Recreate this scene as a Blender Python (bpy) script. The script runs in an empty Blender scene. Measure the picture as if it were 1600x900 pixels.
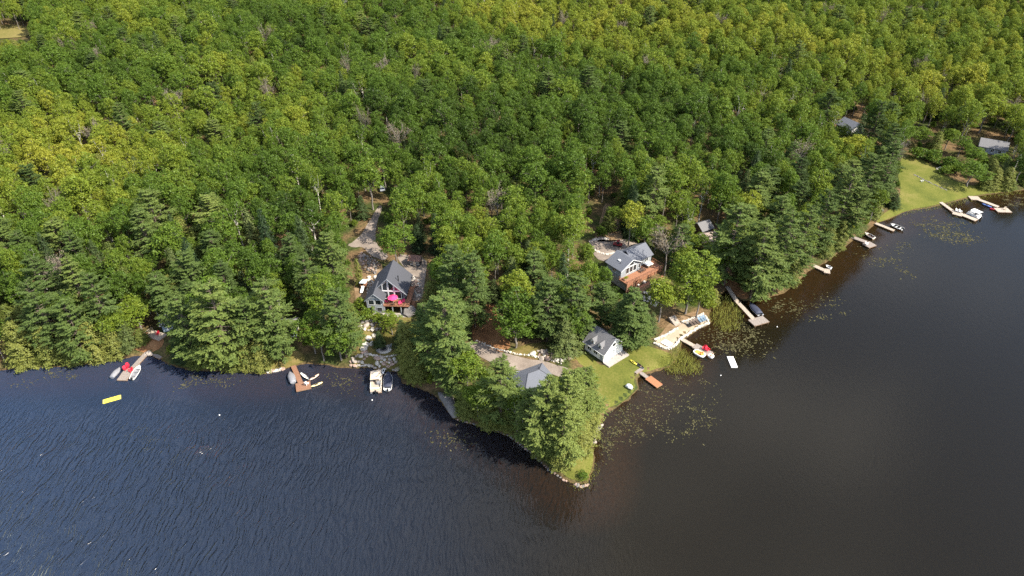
import bpy, bmesh, math, random
import numpy as np
from mathutils import Vector, Matrix, Euler

# ------------------------------------------------------------------ camera, sky, sun, exposure
SC = bpy.context.scene
COL = SC.collection
HCAM = 120.0
PITCH = math.radians(35.0)
FPX = 1067.0                                    # focal length in photo pixels (1600 wide)
cam_d = bpy.data.cameras.new('camera')
cam_d.sensor_width = 36.0
cam_d.lens = FPX / 1600.0 * 36.0
cam_d.clip_start = 1.0
cam_d.clip_end = 20000.0
cam = bpy.data.objects.new('camera', cam_d)
cam.location = (0, 0, HCAM)
cam.rotation_euler = (math.pi / 2 - PITCH, 0, 0)
COL.objects.link(cam)
SC.camera = cam

SUN_AZ = math.radians(-24.0)                    # measured from +X
SUN_EL = math.radians(46.0)
sun_dir = Vector((math.cos(SUN_AZ) * math.cos(SUN_EL), math.sin(SUN_AZ) * math.cos(SUN_EL), math.sin(SUN_EL)))
W = bpy.data.worlds.new('World')
SC.world = W
W.use_nodes = True
wn = W.node_tree.nodes
bg = wn['Background']
sky = wn.new('ShaderNodeTexSky')
sky.sky_type = 'NISHITA'
sky.sun_disc = False
sky.sun_elevation = SUN_EL
sky.sun_rotation = math.atan2(sun_dir.x, sun_dir.y)
sky.air_density = 1.0
sky.dust_density = 1.0
wl = W.node_tree.links
wtc = wn.new('ShaderNodeTexCoord')
wmp = wn.new('ShaderNodeMapping')
wmp.inputs['Scale'].default_value = (1.0, 1.0, 2.2)
wno = wn.new('ShaderNodeTexNoise')
wno.inputs['Scale'].default_value = 2.6
wno.inputs['Detail'].default_value = 7
wno.inputs['Roughness'].default_value = 0.55
wcr = wn.new('ShaderNodeValToRGB')
wcr.color_ramp.elements[0].position = 0.50
wcr.color_ramp.elements[1].position = 0.68
wcr.color_ramp.elements[0].color = (0, 0, 0, 1)
wcr.color_ramp.elements[1].color = (0.85, 0.85, 0.85, 1)
wmx = wn.new('ShaderNodeMix')
wmx.data_type = 'RGBA'
wmx.inputs[7].default_value = (8.5, 8.4, 8.4, 1)          # scattered fair-weather cloud
wl.new(wtc.outputs['Generated'], wmp.inputs[0])
wl.new(wmp.outputs[0], wno.inputs['Vector'])
wl.new(wno.outputs[0], wcr.inputs[0])
wl.new(wcr.outputs[0], wmx.inputs[0])
wl.new(sky.outputs[0], wmx.inputs[6])
wl.new(wmx.outputs[2], bg.inputs[0])
bg.inputs[1].default_value = 0.13
sl = bpy.data.lights.new('sun', 'SUN')
sl.energy = 4.6
sl.angle = math.radians(0.6)
sl.color = (1.0, 0.93, 0.80)
so = bpy.data.objects.new('sun', sl)
so.rotation_euler = sun_dir.to_track_quat('Z', 'Y').to_euler()
so.location = (60, 100, 200)
COL.objects.link(so)
SC.view_settings.view_transform = 'Standard'
SC.view_settings.look = 'None'
SC.view_settings.exposure = 1.28
SC.view_settings.gamma = 1.0
SC.view_settings.use_curve_mapping = False
SC.render.engine = 'CYCLES'
SC.cycles.use_denoising = False
SC.cycles.use_adaptive_sampling = False
SC.cycles.sample_clamp_direct = 2.0
SC.cycles.sample_clamp_indirect = 2.0
SC.cycles.max_bounces = 5
SC.cycles.diffuse_bounces = 2
SC.cycles.glossy_bounces = 2
SC.cycles.transmission_bounces = 3
SC.cycles.transparent_max_bounces = 6
SC.cycles.caustics_reflective = False
SC.cycles.caustics_refractive = False

random.seed(7)
RS = np.random.RandomState(11)
R = math.radians
CP, SP = math.cos(PITCH), math.sin(PITCH)


# ------------------------------------------------------------------ measuring helpers (photo pixel -> metres on the ground)
def G(px, py, z=0.0):
    u = (px - 800) / FPX
    v = (450 - py) / FPX
    d = np.array([u, CP + v * SP, -SP + v * CP])
    return np.array([0, 0, HCAM]) + d * ((z - HCAM) / d[2])


def proj(x, y, z):
    w = z - HCAM
    f = y * CP - w * SP
    return 800 + FPX * x / f, 450 - FPX * (y * SP + w * CP) / f, FPX / f


# ------------------------------------------------------------------ materials
def newmat(name):
    m = bpy.data.materials.new(name)
    m.use_nodes = True
    nt = m.node_tree
    return m, nt, nt.nodes['Principled BSDF']


def N(nt, t, **kw):
    n = nt.nodes.new(t)
    for k, v in kw.items():
        setattr(n, k, v)
    return n


def L(nt, a, b):
    nt.links.new(a, b)


MATS = {}


def mat(name, col, rough=0.7, var=0.18, scale=2.0, bump=0.0, bscale=8.0, metal=0.0, spec=0.3, stretch=(1, 1, 1), col2=None):
    """plain procedural material: two tones mixed by noise, optional fine relief"""
    if name in MATS:
        return MATS[name]
    m, nt, b = newmat(name)
    tc = N(nt, 'ShaderNodeTexCoord')
    mp = N(nt, 'ShaderNodeMapping')
    mp.inputs['Scale'].default_value = stretch
    L(nt, tc.outputs['Object'], mp.inputs[0])
    no = N(nt, 'ShaderNodeTexNoise')
    no.inputs['Scale'].default_value = scale
    no.inputs['Detail'].default_value = 6
    L(nt, mp.outputs[0], no.inputs['Vector'])
    cr = N(nt, 'ShaderNodeValToRGB')
    c2 = col2 if col2 else tuple(min(1, c * (1 + var)) for c in col)
    c1 = tuple(c * (1 - var) for c in col)
    cr.color_ramp.elements[0].position = 0.32
    cr.color_ramp.elements[1].position = 0.68
    cr.color_ramp.elements[0].color = (*c1, 1)
    cr.color_ramp.elements[1].color = (*c2, 1)
    L(nt, no.outputs[0], cr.inputs[0])
    L(nt, cr.outputs[0], b.inputs['Base Color'])
    b.inputs['Roughness'].default_value = rough
    b.inputs['Metallic'].default_value = metal
    b.inputs['Specular IOR Level'].default_value = spec
    if bump:
        nb = N(nt, 'ShaderNodeTexNoise')
        nb.inputs['Scale'].default_value = bscale
        nb.inputs['Detail'].default_value = 8
        L(nt, mp.outputs[0], nb.inputs['Vector'])
        bp = N(nt, 'ShaderNodeBump')
        bp.inputs['Strength'].default_value = bump
        bp.inputs['Distance'].default_value = 0.15
        L(nt, nb.outputs[0], bp.inputs['Height'])
        L(nt, bp.outputs[0], b.inputs['Normal'])
    MATS[name] = m
    return m


def leafmat(name, stops, transl=0.3):
    """foliage: colour of each tree from its own tint value, finer mottling inside the crown"""
    m = bpy.data.materials.new(name)
    m.use_nodes = True
    nt = m.node_tree
    for n in list(nt.nodes):
        nt.nodes.remove(n)
    out = N(nt, 'ShaderNodeOutputMaterial')
    at = N(nt, 'ShaderNodeAttribute')
    at.attribute_type = 'INSTANCER'
    at.attribute_name = 'tint'
    tc = N(nt, 'ShaderNodeTexCoord')
    no = N(nt, 'ShaderNodeTexNoise')
    no.inputs['Scale'].default_value = 1.1
    no.inputs['Detail'].default_value = 5
    L(nt, tc.outputs['Object'], no.inputs['Vector'])
    ma = N(nt, 'ShaderNodeMath', operation='MULTIPLY_ADD')
    ma.inputs[1].default_value = 0.7
    ma.inputs[2].default_value = -0.33
    L(nt, no.outputs[0], ma.inputs[0])
    ad = N(nt, 'ShaderNodeMath', operation='ADD')
    L(nt, at.outputs['Fac'], ad.inputs[0])
    L(nt, ma.outputs[0], ad.inputs[1])
    cr = N(nt, 'ShaderNodeValToRGB')
    el = cr.color_ramp.elements
    el[0].position, el[0].color = stops[0][0], (*stops[0][1], 1)
    el[1].position, el[1].color = stops[-1][0], (*stops[-1][1], 1)
    for p, c in stops[1:-1]:
        e = el.new(p)
        e.color = (*c, 1)
    L(nt, ad.outputs[0], cr.inputs[0])
    d = N(nt, 'ShaderNodeBsdfDiffuse')
    t = N(nt, 'ShaderNodeBsdfTranslucent')
    g = N(nt, 'ShaderNodeBsdfGlossy')
    g.inputs['Roughness'].default_value = 0.5
    g.inputs['Color'].default_value = (0.55, 0.6, 0.55, 1)
    mx = N(nt, 'ShaderNodeMixShader')
    mx.inputs[0].default_value = transl
    mg = N(nt, 'ShaderNodeMixShader')
    mg.inputs[0].default_value = 0.018
    hs = N(nt, 'ShaderNodeHueSaturation')
    hs.inputs['Hue'].default_value = 0.485
    hs.inputs['Value'].default_value = 1.25
    L(nt, cr.outputs[0], d.inputs[0])
    L(nt, cr.outputs[0], hs.inputs['Color'])
    L(nt, hs.outputs[0], t.inputs[0])
    L(nt, d.outputs[0], mx.inputs[1])
    L(nt, t.outputs[0], mx.inputs[2])
    L(nt, mx.outputs[0], mg.inputs[1])
    L(nt, g.outputs[0], mg.inputs[2])
    L(nt, mg.outputs[0], out.inputs[0])
    return m


M_MAPLE = leafmat('maple_leaves', [(0.0, (0.024, 0.045, 0.008)), (0.45, (0.080, 0.134, 0.016)), (0.75, (0.160, 0.204, 0.022)), (1.0, (0.262, 0.266, 0.030))], 0.32)
M_PINE = leafmat('pine_needles', [(0.0, (0.030, 0.050, 0.017)), (0.5, (0.092, 0.135, 0.034)), (1.0, (0.20, 0.235, 0.055))], 0.2)
M_SPRUCE = leafmat('spruce_needles', [(0.0, (0.022, 0.040, 0.016)), (0.5, (0.048, 0.072, 0.022)), (1.0, (0.11, 0.135, 0.04))], 0.15)
M_CEDAR = leafmat('cedar_sprays', [(0.0, (0.06, 0.09, 0.02)), (0.5, (0.115, 0.140, 0.030)), (1.0, (0.19, 0.195, 0.045))], 0.25)
M_BARELEAF = leafmat('thin_twigs', [(0.0, (0.13, 0.11, 0.06)), (0.5, (0.19, 0.15, 0.10)), (1.0, (0.26, 0.21, 0.16))], 0.15)
M_BARK = mat('bark', (0.11, 0.085, 0.065), 0.9, 0.3, 3, 0.4, 10, stretch=(1, 1, 0.2))
M_BIRCH = mat('birch_bark', (0.46, 0.43, 0.38), 0.8, 0.2, 3, 0.1, 10, stretch=(1, 1, 2))
M_GREYBARK = mat('grey_bark', (0.17, 0.15, 0.13), 0.9, 0.25, 3, stretch=(1, 1, 0.3))
M_STONE = mat('granite', (0.30, 0.255, 0.215), 0.85, 0.3, 1.3, 0.5, 5)
M_PINKSTONE = mat('pink_granite', (0.31, 0.22, 0.175), 0.85, 0.32, 1.3, 0.5, 5)
M_GREYSTONE = mat('grey_granite', (0.15, 0.138, 0.128), 0.85, 0.3, 1.0, 0.6, 4)
M_PALESTONE = mat('pale_limestone', (0.46, 0.42, 0.36), 0.85, 0.22, 1.5, 0.4, 5)
M_SHINGLE = mat('charcoal_shingles', (0.060, 0.062, 0.072), 0.85, 0.22, 6, 0.35, 30, stretch=(1, 4, 4))
M_SHINGLE_G = mat('grey_shingles', (0.145, 0.142, 0.145), 0.85, 0.2, 6, 0.35, 30, stretch=(1, 4, 4))
M_SHINGLE_B = mat('slate_shingles', (0.115, 0.122, 0.142), 0.85, 0.2, 6, 0.35, 30, stretch=(1, 4, 4))
M_SHINGLE_BR = mat('brown_shingles', (0.19, 0.11, 0.085), 0.85, 0.2, 6, 0.3, 30)
M_WHITE = mat('white_siding', (0.76, 0.75, 0.72), 0.6, 0.06, 4)
M_TRIM = mat('white_trim', (0.72, 0.72, 0.70), 0.5, 0.06, 4)
M_GREYSIDE = mat('grey_siding', (0.27, 0.29, 0.31), 0.7, 0.1, 3)
M_DARKSIDE = mat('dark_siding', (0.075, 0.08, 0.085), 0.7, 0.15, 3)
M_BROWNSIDE = mat('brown_siding', (0.14, 0.09, 0.06), 0.75, 0.2, 3)
M_CEDARDECK = mat('cedar_decking', (0.27, 0.125, 0.07), 0.75, 0.22, 3, 0.1, 20)
M_DOCKGREY = mat('weathered_decking', (0.235, 0.20, 0.175), 0.85, 0.22, 3, 0.1, 20)
M_DOCKBROWN = mat('brown_decking', (0.22, 0.115, 0.07), 0.8, 0.22, 3, 0.1, 20)
M_DOCKRAFT = mat('orange_brown_decking', (0.33, 0.14, 0.07), 0.8, 0.16, 3, 0.1, 20)
M_DOCKPALE = mat('pale_decking', (0.34, 0.285, 0.23), 0.85, 0.2, 3, 0.1, 20)
M_TIMBER = mat('timber', (0.25, 0.16, 0.10), 0.8, 0.2, 3)
M_CONCRETE = mat('concrete', (0.32, 0.285, 0.255), 0.85, 0.12, 1.2, 0.2, 12)
M_RED = mat('red_plastic', (0.62, 0.022, 0.045), 0.45, 0.1, 4)
M_PINK = mat('pink_canvas', (0.72, 0.045, 0.17), 0.75, 0.12, 3)
M_YELLOW = mat('yellow_foam', (0.72, 0.62, 0.07), 0.6, 0.06, 3)
M_WHITEPL = mat('white_gelcoat', (0.78, 0.77, 0.74), 0.3, 0.05, 3, spec=0.5)
M_GREYPL = mat('grey_vinyl', (0.20, 0.20, 0.215), 0.6, 0.15, 3)
M_ALU = mat('aluminium', (0.50, 0.51, 0.53), 0.4, 0.08, 3, metal=0.7)
M_NAVY = mat('navy_canvas', (0.035, 0.04, 0.065), 0.7, 0.2, 2)
M_BLACKPL = mat('black_plastic', (0.02, 0.02, 0.022), 0.45, 0.2, 3)
M_BEIGE = mat('beige_canvas', (0.62, 0.51, 0.38), 0.8, 0.08, 2)
M_ORANGE = mat('orange_plastic', (0.74, 0.30, 0.075), 0.45, 0.1, 3)
M_PALEYEL = mat('pale_yellow_plastic', (0.74, 0.60, 0.30), 0.45, 0.08, 3)
M_PALEORG = mat('pale_orange_plastic', (0.74, 0.52, 0.36), 0.45, 0.08, 3)
M_BLUE = mat('blue_plastic', (0.10, 0.17, 0.42), 0.45, 0.1, 3)
M_SLATEBLUE = mat('slate_blue_fabric', (0.13, 0.19, 0.25), 0.7, 0.15, 6)
M_DARKBROWN = mat('dark_brown_wicker', (0.085, 0.06, 0.05), 0.7, 0.2, 6)
M_GREENPL = mat('green_plastic', (0.10, 0.17, 0.11), 0.5, 0.1, 3)
M_RUBBER = mat('rubber', (0.02, 0.02, 0.02), 0.8, 0.1, 3)
M_CARGREY = mat('silver_paint', (0.45, 0.48, 0.52), 0.3, 0.04, 2, metal=0.5)
M_CARDARK = mat('dark_paint', (0.05, 0.045, 0.05), 0.3, 0.05, 2, metal=0.3)
M_CARRED = mat('dark_red_paint', (0.22, 0.02, 0.02), 0.35, 0.05, 2)


def glassmat():
    m, nt, b = newmat('window_glass')
    b.inputs['Base Color'].default_value = (0.02, 0.025, 0.03, 1)
    b.inputs['Roughness'].default_value = 0.08
    b.inputs['Specular IOR Level'].default_value = 0.7
    return m


M_GLASS = glassmat()


def groundmat():
    m, nt, b = newmat('forest_floor')
    geo = N(nt, 'ShaderNodeNewGeometry')
    n1 = N(nt, 'ShaderNodeTexNoise')
    n1.inputs['Scale'].default_value = 0.12
    n1.inputs['Detail'].default_value = 8
    n2 = N(nt, 'ShaderNodeTexNoise')
    n2.inputs['Scale'].default_value = 1.6
    n2.inputs['Detail'].default_value = 8
    L(nt, geo.outputs['Position'], n1.inputs['Vector'])
    L(nt, geo.outputs['Position'], n2.inputs['Vector'])
    c1 = N(nt, 'ShaderNodeValToRGB')
    c1.color_ramp.elements[0].position = 0.4
    c1.color_ramp.elements[1].position = 0.6
    c1.color_ramp.elements[0].color = (0.045, 0.06, 0.018, 1)
    c1.color_ramp.elements[1].color = (0.15, 0.10, 0.055, 1)
    L(nt, n1.outputs[0], c1.inputs[0])
    c2 = N(nt, 'ShaderNodeValToRGB')
    c2.color_ramp.elements[0].position = 0.35
    c2.color_ramp.elements[1].position = 0.7
    c2.color_ramp.elements[0].color = (0.55, 0.55, 0.5, 1)
    c2.color_ramp.elements[1].color = (1.25, 1.2, 1.1, 1)
    L(nt, n2.outputs[0], c2.inputs[0])
    mu = N(nt, 'ShaderNodeMix', data_type='RGBA', blend_type='MULTIPLY')
    mu.inputs[0].default_value = 1.0
    L(nt, c1.outputs[0], mu.inputs[6])
    L(nt, c2.outputs[0], mu.inputs[7])
    # lake bed: tan sand at the edge, painted darker with depth for light lost in the water
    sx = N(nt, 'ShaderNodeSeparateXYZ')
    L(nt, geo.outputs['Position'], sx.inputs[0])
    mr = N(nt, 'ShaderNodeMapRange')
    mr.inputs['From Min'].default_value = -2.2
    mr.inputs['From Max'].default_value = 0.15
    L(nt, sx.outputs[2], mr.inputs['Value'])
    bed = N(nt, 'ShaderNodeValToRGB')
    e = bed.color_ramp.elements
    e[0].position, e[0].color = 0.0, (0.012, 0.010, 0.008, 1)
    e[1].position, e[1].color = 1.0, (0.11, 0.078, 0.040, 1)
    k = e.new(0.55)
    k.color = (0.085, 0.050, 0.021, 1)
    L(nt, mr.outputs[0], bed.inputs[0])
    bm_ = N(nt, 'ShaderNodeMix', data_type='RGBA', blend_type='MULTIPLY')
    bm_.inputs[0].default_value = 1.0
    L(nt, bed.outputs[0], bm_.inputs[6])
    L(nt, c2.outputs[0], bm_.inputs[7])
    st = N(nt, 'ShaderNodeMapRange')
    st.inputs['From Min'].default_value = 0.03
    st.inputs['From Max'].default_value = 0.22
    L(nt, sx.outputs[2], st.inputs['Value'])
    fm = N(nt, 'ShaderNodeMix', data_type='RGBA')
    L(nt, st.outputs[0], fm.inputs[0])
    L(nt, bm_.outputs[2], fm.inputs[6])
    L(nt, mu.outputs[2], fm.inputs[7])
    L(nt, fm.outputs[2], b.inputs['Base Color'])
    b.inputs['Roughness'].default_value = 0.95
    b.inputs['Specular IOR Level'].default_value = 0.1
    bp = N(nt, 'ShaderNodeBump')
    bp.inputs['Strength'].default_value = 0.6
    bp.inputs['Distance'].default_value = 0.3
    L(nt, n2.outputs[0], bp.inputs['Height'])
    L(nt, bp.outputs[0], b.inputs['Normal'])
    return m


def sheetmat(name, stops, s1=0.25, s2=3.0, bump=0.3):
    """grass, gravel, sand: large and fine mottling in world space"""
    m, nt, b = newmat(name)
    geo = N(nt, 'ShaderNodeNewGeometry')
    n1 = N(nt, 'ShaderNodeTexNoise')
    n1.inputs['Scale'].default_value = s1
    n1.inputs['Detail'].default_value = 7
    n2 = N(nt, 'ShaderNodeTexNoise')
    n2.inputs['Scale'].default_value = s2
    n2.inputs['Detail'].default_value = 6
    L(nt, geo.outputs['Position'], n1.inputs['Vector'])
    L(nt, geo.outputs['Position'], n2.inputs['Vector'])
    av = N(nt, 'ShaderNodeMath', operation='MULTIPLY_ADD')
    av.inputs[1].default_value = 0.4
    L(nt, n2.outputs[0], av.inputs[0])
    h = N(nt, 'ShaderNodeMath', operation='MULTIPLY')
    h.inputs[1].default_value = 0.6
    L(nt, n1.outputs[0], h.inputs[0])
    L(nt, h.outputs[0], av.inputs[2])
    cr = N(nt, 'ShaderNodeValToRGB')
    el = cr.color_ramp.elements
    el[0].position, el[0].color = 0.36, (*stops[0], 1)
    el[1].position, el[1].color = 0.64, (*stops[-1], 1)
    if len(stops) == 3:
        e = el.new(0.5)
        e.color = (*stops[1], 1)
    L(nt, av.outputs[0], cr.inputs[0])
    L(nt, cr.outputs[0], b.inputs['Base Color'])
    b.inputs['Roughness'].default_value = 0.95
    b.inputs['Specular IOR Level'].default_value = 0.1
    bp = N(nt, 'ShaderNodeBump')
    bp.inputs['Strength'].default_value = bump
    bp.inputs['Distance'].default_value = 0.2
    L(nt, n2.outputs[0], bp.inputs['Height'])
    L(nt, bp.outputs[0], b.inputs['Normal'])
    return m


M_LAWN = sheetmat('lawn_grass', [(0.066, 0.080, 0.016), (0.105, 0.112, 0.022), (0.160, 0.142, 0.042)], 0.12, 2.2)
M_ROUGHGRASS = sheetmat('rough_grass', [(0.07, 0.07, 0.016), (0.12, 0.10, 0.03), (0.18, 0.135, 0.055)], 0.3, 2.5)
M_GRAVEL = sheetmat('gravel', [(0.145, 0.118, 0.095), (0.205, 0.168, 0.14), (0.265, 0.222, 0.185)], 0.3, 4.0)
M_DIRT = sheetmat('dirt', [(0.13, 0.08, 0.042), (0.20, 0.135, 0.075), (0.27, 0.19, 0.12)], 0.3, 3.0)
M_NEEDLES = sheetmat('needle_litter', [(0.13, 0.062, 0.03), (0.20, 0.10, 0.045), (0.26, 0.145, 0.07)], 0.35, 3.0)
M_SAND = sheetmat('sand', [(0.27, 0.21, 0.145), (0.33, 0.26, 0.185), (0.38, 0.31, 0.23)], 0.3, 3.0, 0.15)
M_FIELD = sheetmat('hay_field', [(0.13, 0.12, 0.035), (0.20, 0.16, 0.06)], 0.05, 0.8)


def watermat():
    m = bpy.data.materials.new('lake_water')
    m.use_nodes = True
    nt = m.node_tree
    for n in list(nt.nodes):
        nt.nodes.remove(n)
    out = N(nt, 'ShaderNodeOutputMaterial')
    geo = N(nt, 'ShaderNodeNewGeometry')
    sx = N(nt, 'ShaderNodeSeparateXYZ')
    L(nt, geo.outputs['Position'], sx.inputs[0])
    # open lake west, sheltered bay east: masks for painted sky reflection and wind
    big = N(nt, 'ShaderNodeTexNoise')
    big.inputs['Scale'].default_value = 0.02
    big.inputs['Detail'].default_value = 3
    L(nt, geo.outputs['Position'], big.inputs['Vector'])
    bo = N(nt, 'ShaderNodeMath', operation='MULTIPLY_ADD')
    bo.inputs[1].default_value = 40.0
    L(nt, big.outputs[0], bo.inputs[0])
    L(nt, sx.outputs[0], bo.inputs[2])
    sky_refl = N(nt, 'ShaderNodeMapRange')
    sky_refl.inputs['From Min'].default_value = 40.0
    sky_refl.inputs['From Max'].default_value = -130.0
    L(nt, bo.outputs[0], sky_refl.inputs['Value'])
    wind = N(nt, 'ShaderNodeMapRange')
    wind.inputs['From Min'].default_value = 45.0
    wind.inputs['From Max'].default_value = -45.0
    L(nt, bo.outputs[0], wind.inputs['Value'])
    wy = N(nt, 'ShaderNodeMapRange')
    wy.inputs['From Min'].default_value = 127.0
    wy.inputs['From Max'].default_value = 110.0
    L(nt, sx.outputs[1], wy.inputs['Value'])
    wm = N(nt, 'ShaderNodeMath', operation='MULTIPLY')
    L(nt, wind.outputs[0], wm.inputs[0])
    L(nt, wy.outputs[0], wm.inputs[1])
    # ripples: long crests lying along Y, bent a little
    mp = N(nt, 'ShaderNodeMapping')
    mp.inputs['Rotation'].default_value = (0, 0, R(9))
    mp.inputs['Scale'].default_value = (1.0, 0.2, 1.0)
    wob = N(nt, 'ShaderNodeTexNoise')
    wob.inputs['Scale'].default_value = 0.15
    L(nt, geo.outputs['Position'], wob.inputs['Vector'])
    wv = N(nt, 'ShaderNodeVectorMath', operation='MULTIPLY_ADD')
    wv.inputs[1].default_value = (3.5, 3.5, 0)
    L(nt, wob.outputs['Color'], wv.inputs[0])
    L(nt, geo.outputs['Position'], wv.inputs[2])
    L(nt, wv.outputs[0], mp.inputs[0])
    n1 = N(nt, 'ShaderNodeTexNoise')
    n1.inputs['Scale'].default_value = 0.85
    n1.inputs['Detail'].default_value = 3
    n1.inputs['Roughness'].default_value = 0.45
    L(nt, mp.outputs[0], n1.inputs['Vector'])
    rg = N(nt, 'ShaderNodeMath', operation='POWER')
    rg.inputs[1].default_value = 3.0
    r1 = N(nt, 'ShaderNodeMath', operation='MULTIPLY_ADD')
    r1.inputs[1].default_value = 2.0
    r1.inputs[2].default_value = -1.0
    L(nt, n1.outputs[0], r1.inputs[0])
    r2 = N(nt, 'ShaderNodeMath', operation='ABSOLUTE')
    L(nt, r1.outputs[0], r2.inputs[0])
    r3 = N(nt, 'ShaderNodeMath', operation='SUBTRACT')
    r3.inputs[0].default_value = 1.0
    L(nt, r2.outputs[0], r3.inputs[1])
    L(nt, r3.outputs[0], rg.inputs[0])
    n2 = N(nt, 'ShaderNodeTexNoise')
    n2.inputs['Scale'].default_value = 2.6
    n2.inputs['Detail'].default_value = 4
    mp2 = N(nt, 'ShaderNodeMapping')
    mp2.inputs['Scale'].default_value = (1.0, 0.45, 1.0)
    L(nt, geo.outputs['Position'], mp2.inputs[0])
    L(nt, mp2.outputs[0], n2.inputs['Vector'])
    b1 = N(nt, 'ShaderNodeBump')
    b1.inputs['Distance'].default_value = 0.42
    ws = N(nt, 'ShaderNodeMath', operation='MULTIPLY_ADD')
    ws.inputs[1].default_value = 0.85
    ws.inputs[2].default_value = 0.02
    L(nt, wm.outputs[0], ws.inputs[0])
    L(nt, ws.outputs[0], b1.inputs['Strength'])
    L(nt, rg.outputs[0], b1.inputs['Height'])
    b2 = N(nt, 'ShaderNodeBump')
    b2.inputs['Strength'].default_value = 0.10
    b2.inputs['Distance'].default_value = 0.12
    L(nt, n2.outputs[0], b2.inputs['Height'])
    L(nt, b1.outputs[0], b2.inputs['Normal'])
    # body of the water: tea-brown in the bay, sky reflection painted in as blue westward
    body = N(nt, 'ShaderNodeMix', data_type='RGBA')
    body.inputs[6].default_value = (0.0125, 0.0108, 0.0058, 1)
    body.inputs[7].default_value = (0.034, 0.060, 0.118, 1)
    L(nt, sky_refl.outputs[0], body.inputs[0])
    df = N(nt, 'ShaderNodeBsdfDiffuse')
    L(nt, body.outputs[2], df.inputs[0])
    L(nt, b2.outputs[0], df.inputs['Normal'])
    tr = N(nt, 'ShaderNodeBsdfTransparent')
    tr.inputs[0].default_value = (0.80, 0.62, 0.38, 1)
    mx = N(nt, 'ShaderNodeMixShader')
    mx.inputs[0].default_value = 0.55
    L(nt, tr.outputs[0], mx.inputs[1])
    L(nt, df.outputs[0], mx.inputs[2])
    gl = N(nt, 'ShaderNodeBsdfGlossy')
    gl.inputs['Roughness'].default_value = 0.13
    L(nt, b2.outputs[0], gl.inputs['Normal'])
    fr = N(nt, 'ShaderNodeFresnel')
    fr.inputs['IOR'].default_value = 1.33
    L(nt, b2.outputs[0], fr.inputs['Normal'])
    ms = N(nt, 'ShaderNodeMixShader')
    L(nt, fr.outputs[0], ms.inputs[0])
    L(nt, mx.outputs[0], ms.inputs[1])
    L(nt, gl.outputs[0], ms.inputs[2])
    L(nt, ms.outputs[0], out.inputs[0])
    return m


# ------------------------------------------------------------------ terrain
SHORE = [(-160, 592), (-80, 586), (0, 578), (60, 573), (110, 572), (150, 568), (190, 560), (225, 553), (245, 557), (262, 568),
         (290, 577), (330, 580), (370, 580), (415, 584), (440, 578), (458, 573), (480, 567), (510, 570), (530, 574), (545, 572),
         (556, 575), (575, 571), (588, 577), (605, 581), (620, 581), (630, 598), (655, 606), (680, 617), (698, 638), (710, 654),
         (740, 663), (765, 670), (795, 681), (818, 698), (835, 711), (860, 734), (888, 751), (905, 757), (918, 755), (926, 735),
         (930, 714), (925, 696), (930, 680), (938, 668), (943, 646), (963, 636), (984, 622), (995, 608), (992, 594), (1003, 585),
         (1025, 580), (1048, 572), (1058, 560), (1062, 545), (1066, 531), (1080, 521), (1097, 511), (1110, 506), (1108, 492), (1112, 478),
         (1124, 464), (1136, 452), (1150, 462), (1162, 470), (1190, 468), (1225, 458), (1248, 440), (1262, 424), (1288, 412),
         (1310, 394), (1332, 376), (1356, 360), (1370, 348), (1388, 343), (1416, 330), (1450, 325), (1480, 318), (1502, 312),
         (1530, 306), (1560, 302), (1600, 297), (1700, 290), (1850, 280)]
shore_w = np.array([G(a, b)[:2] for a, b in SHORE])
land = np.vstack([[[-7000, 128]], [[-600, 120]], shore_w, [[700, 300]], [[7000, 330]], [[7000, 9000]], [[-7000, 9000]]])


def pip(poly, x, y):
    x = np.asarray(x, float)
    y = np.asarray(y, float)
    ins = np.zeros(x.shape, bool)
    n = len(poly)
    j = n - 1
    for i in range(n):
        xi, yi = poly[i]
        xj, yj = poly[j]
        if yi != yj:
            c = ((yi > y) != (yj > y)) & (x < (xj - xi) * (y - yi) / (yj - yi) + xi)
            ins ^= c
        j = i
    return ins


def shore_dist(x, y):
    d = np.full(np.shape(x), 1e9)
    pts = land[:-2]
    for a, b in zip(pts[:-1], pts[1:]):
        ab = b - a
        t = np.clip(((x - a[0]) * ab[0] + (y - a[1]) * ab[1]) / (ab @ ab), 0, 1)
        dx = x - a[0] - t * ab[0]
        dy = y - a[1] - t * ab[1]
        d = np.minimum(d, dx * dx + dy * dy)
    return np.where(pip(land, x, y), 1, -1) * np.sqrt(d)


def graded(lo, hi, step, far, g=1.18):
    a = list(np.arange(lo, hi + 0.01, step))
    s = step
    while a[-1] < far:
        s *= g
        a.append(a[-1] + s)
    s = step
    while a[0] > -far:
        s *= g
        a.insert(0, a[0] - s)
    return np.array(a)


GX = graded(-165, 235, 1.25, 7000)
GY = graded(72, 320, 1.25, 7000)
XX, YY = np.meshgrid(GX, GY)
SD = shore_dist(XX, YY)


def rise(d):
    dp = np.maximum(d, 0)
    up = 0.45 * np.clip(dp / 1.5, 0, 1) + 0.115 * np.minimum(dp, 45) + 0.042 * np.clip(dp - 45, 0, 500)
    dn = np.minimum(d, 0)
    down = np.maximum(0.10 * np.maximum(dn, -4) + 0.22 * np.minimum(dn + 4, 0), -6.0)
    return np.where(d >= 0, up, down - 0.06)


def rolls(x, y):
    return (np.sin(x * 0.021 + 1.3) * np.cos(y * 0.024 + 0.4) * 3.2 + np.sin(x * 0.047 - y * 0.031) * 1.3
            + np.sin(x * 0.11 + y * 0.07) * 0.35)


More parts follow.
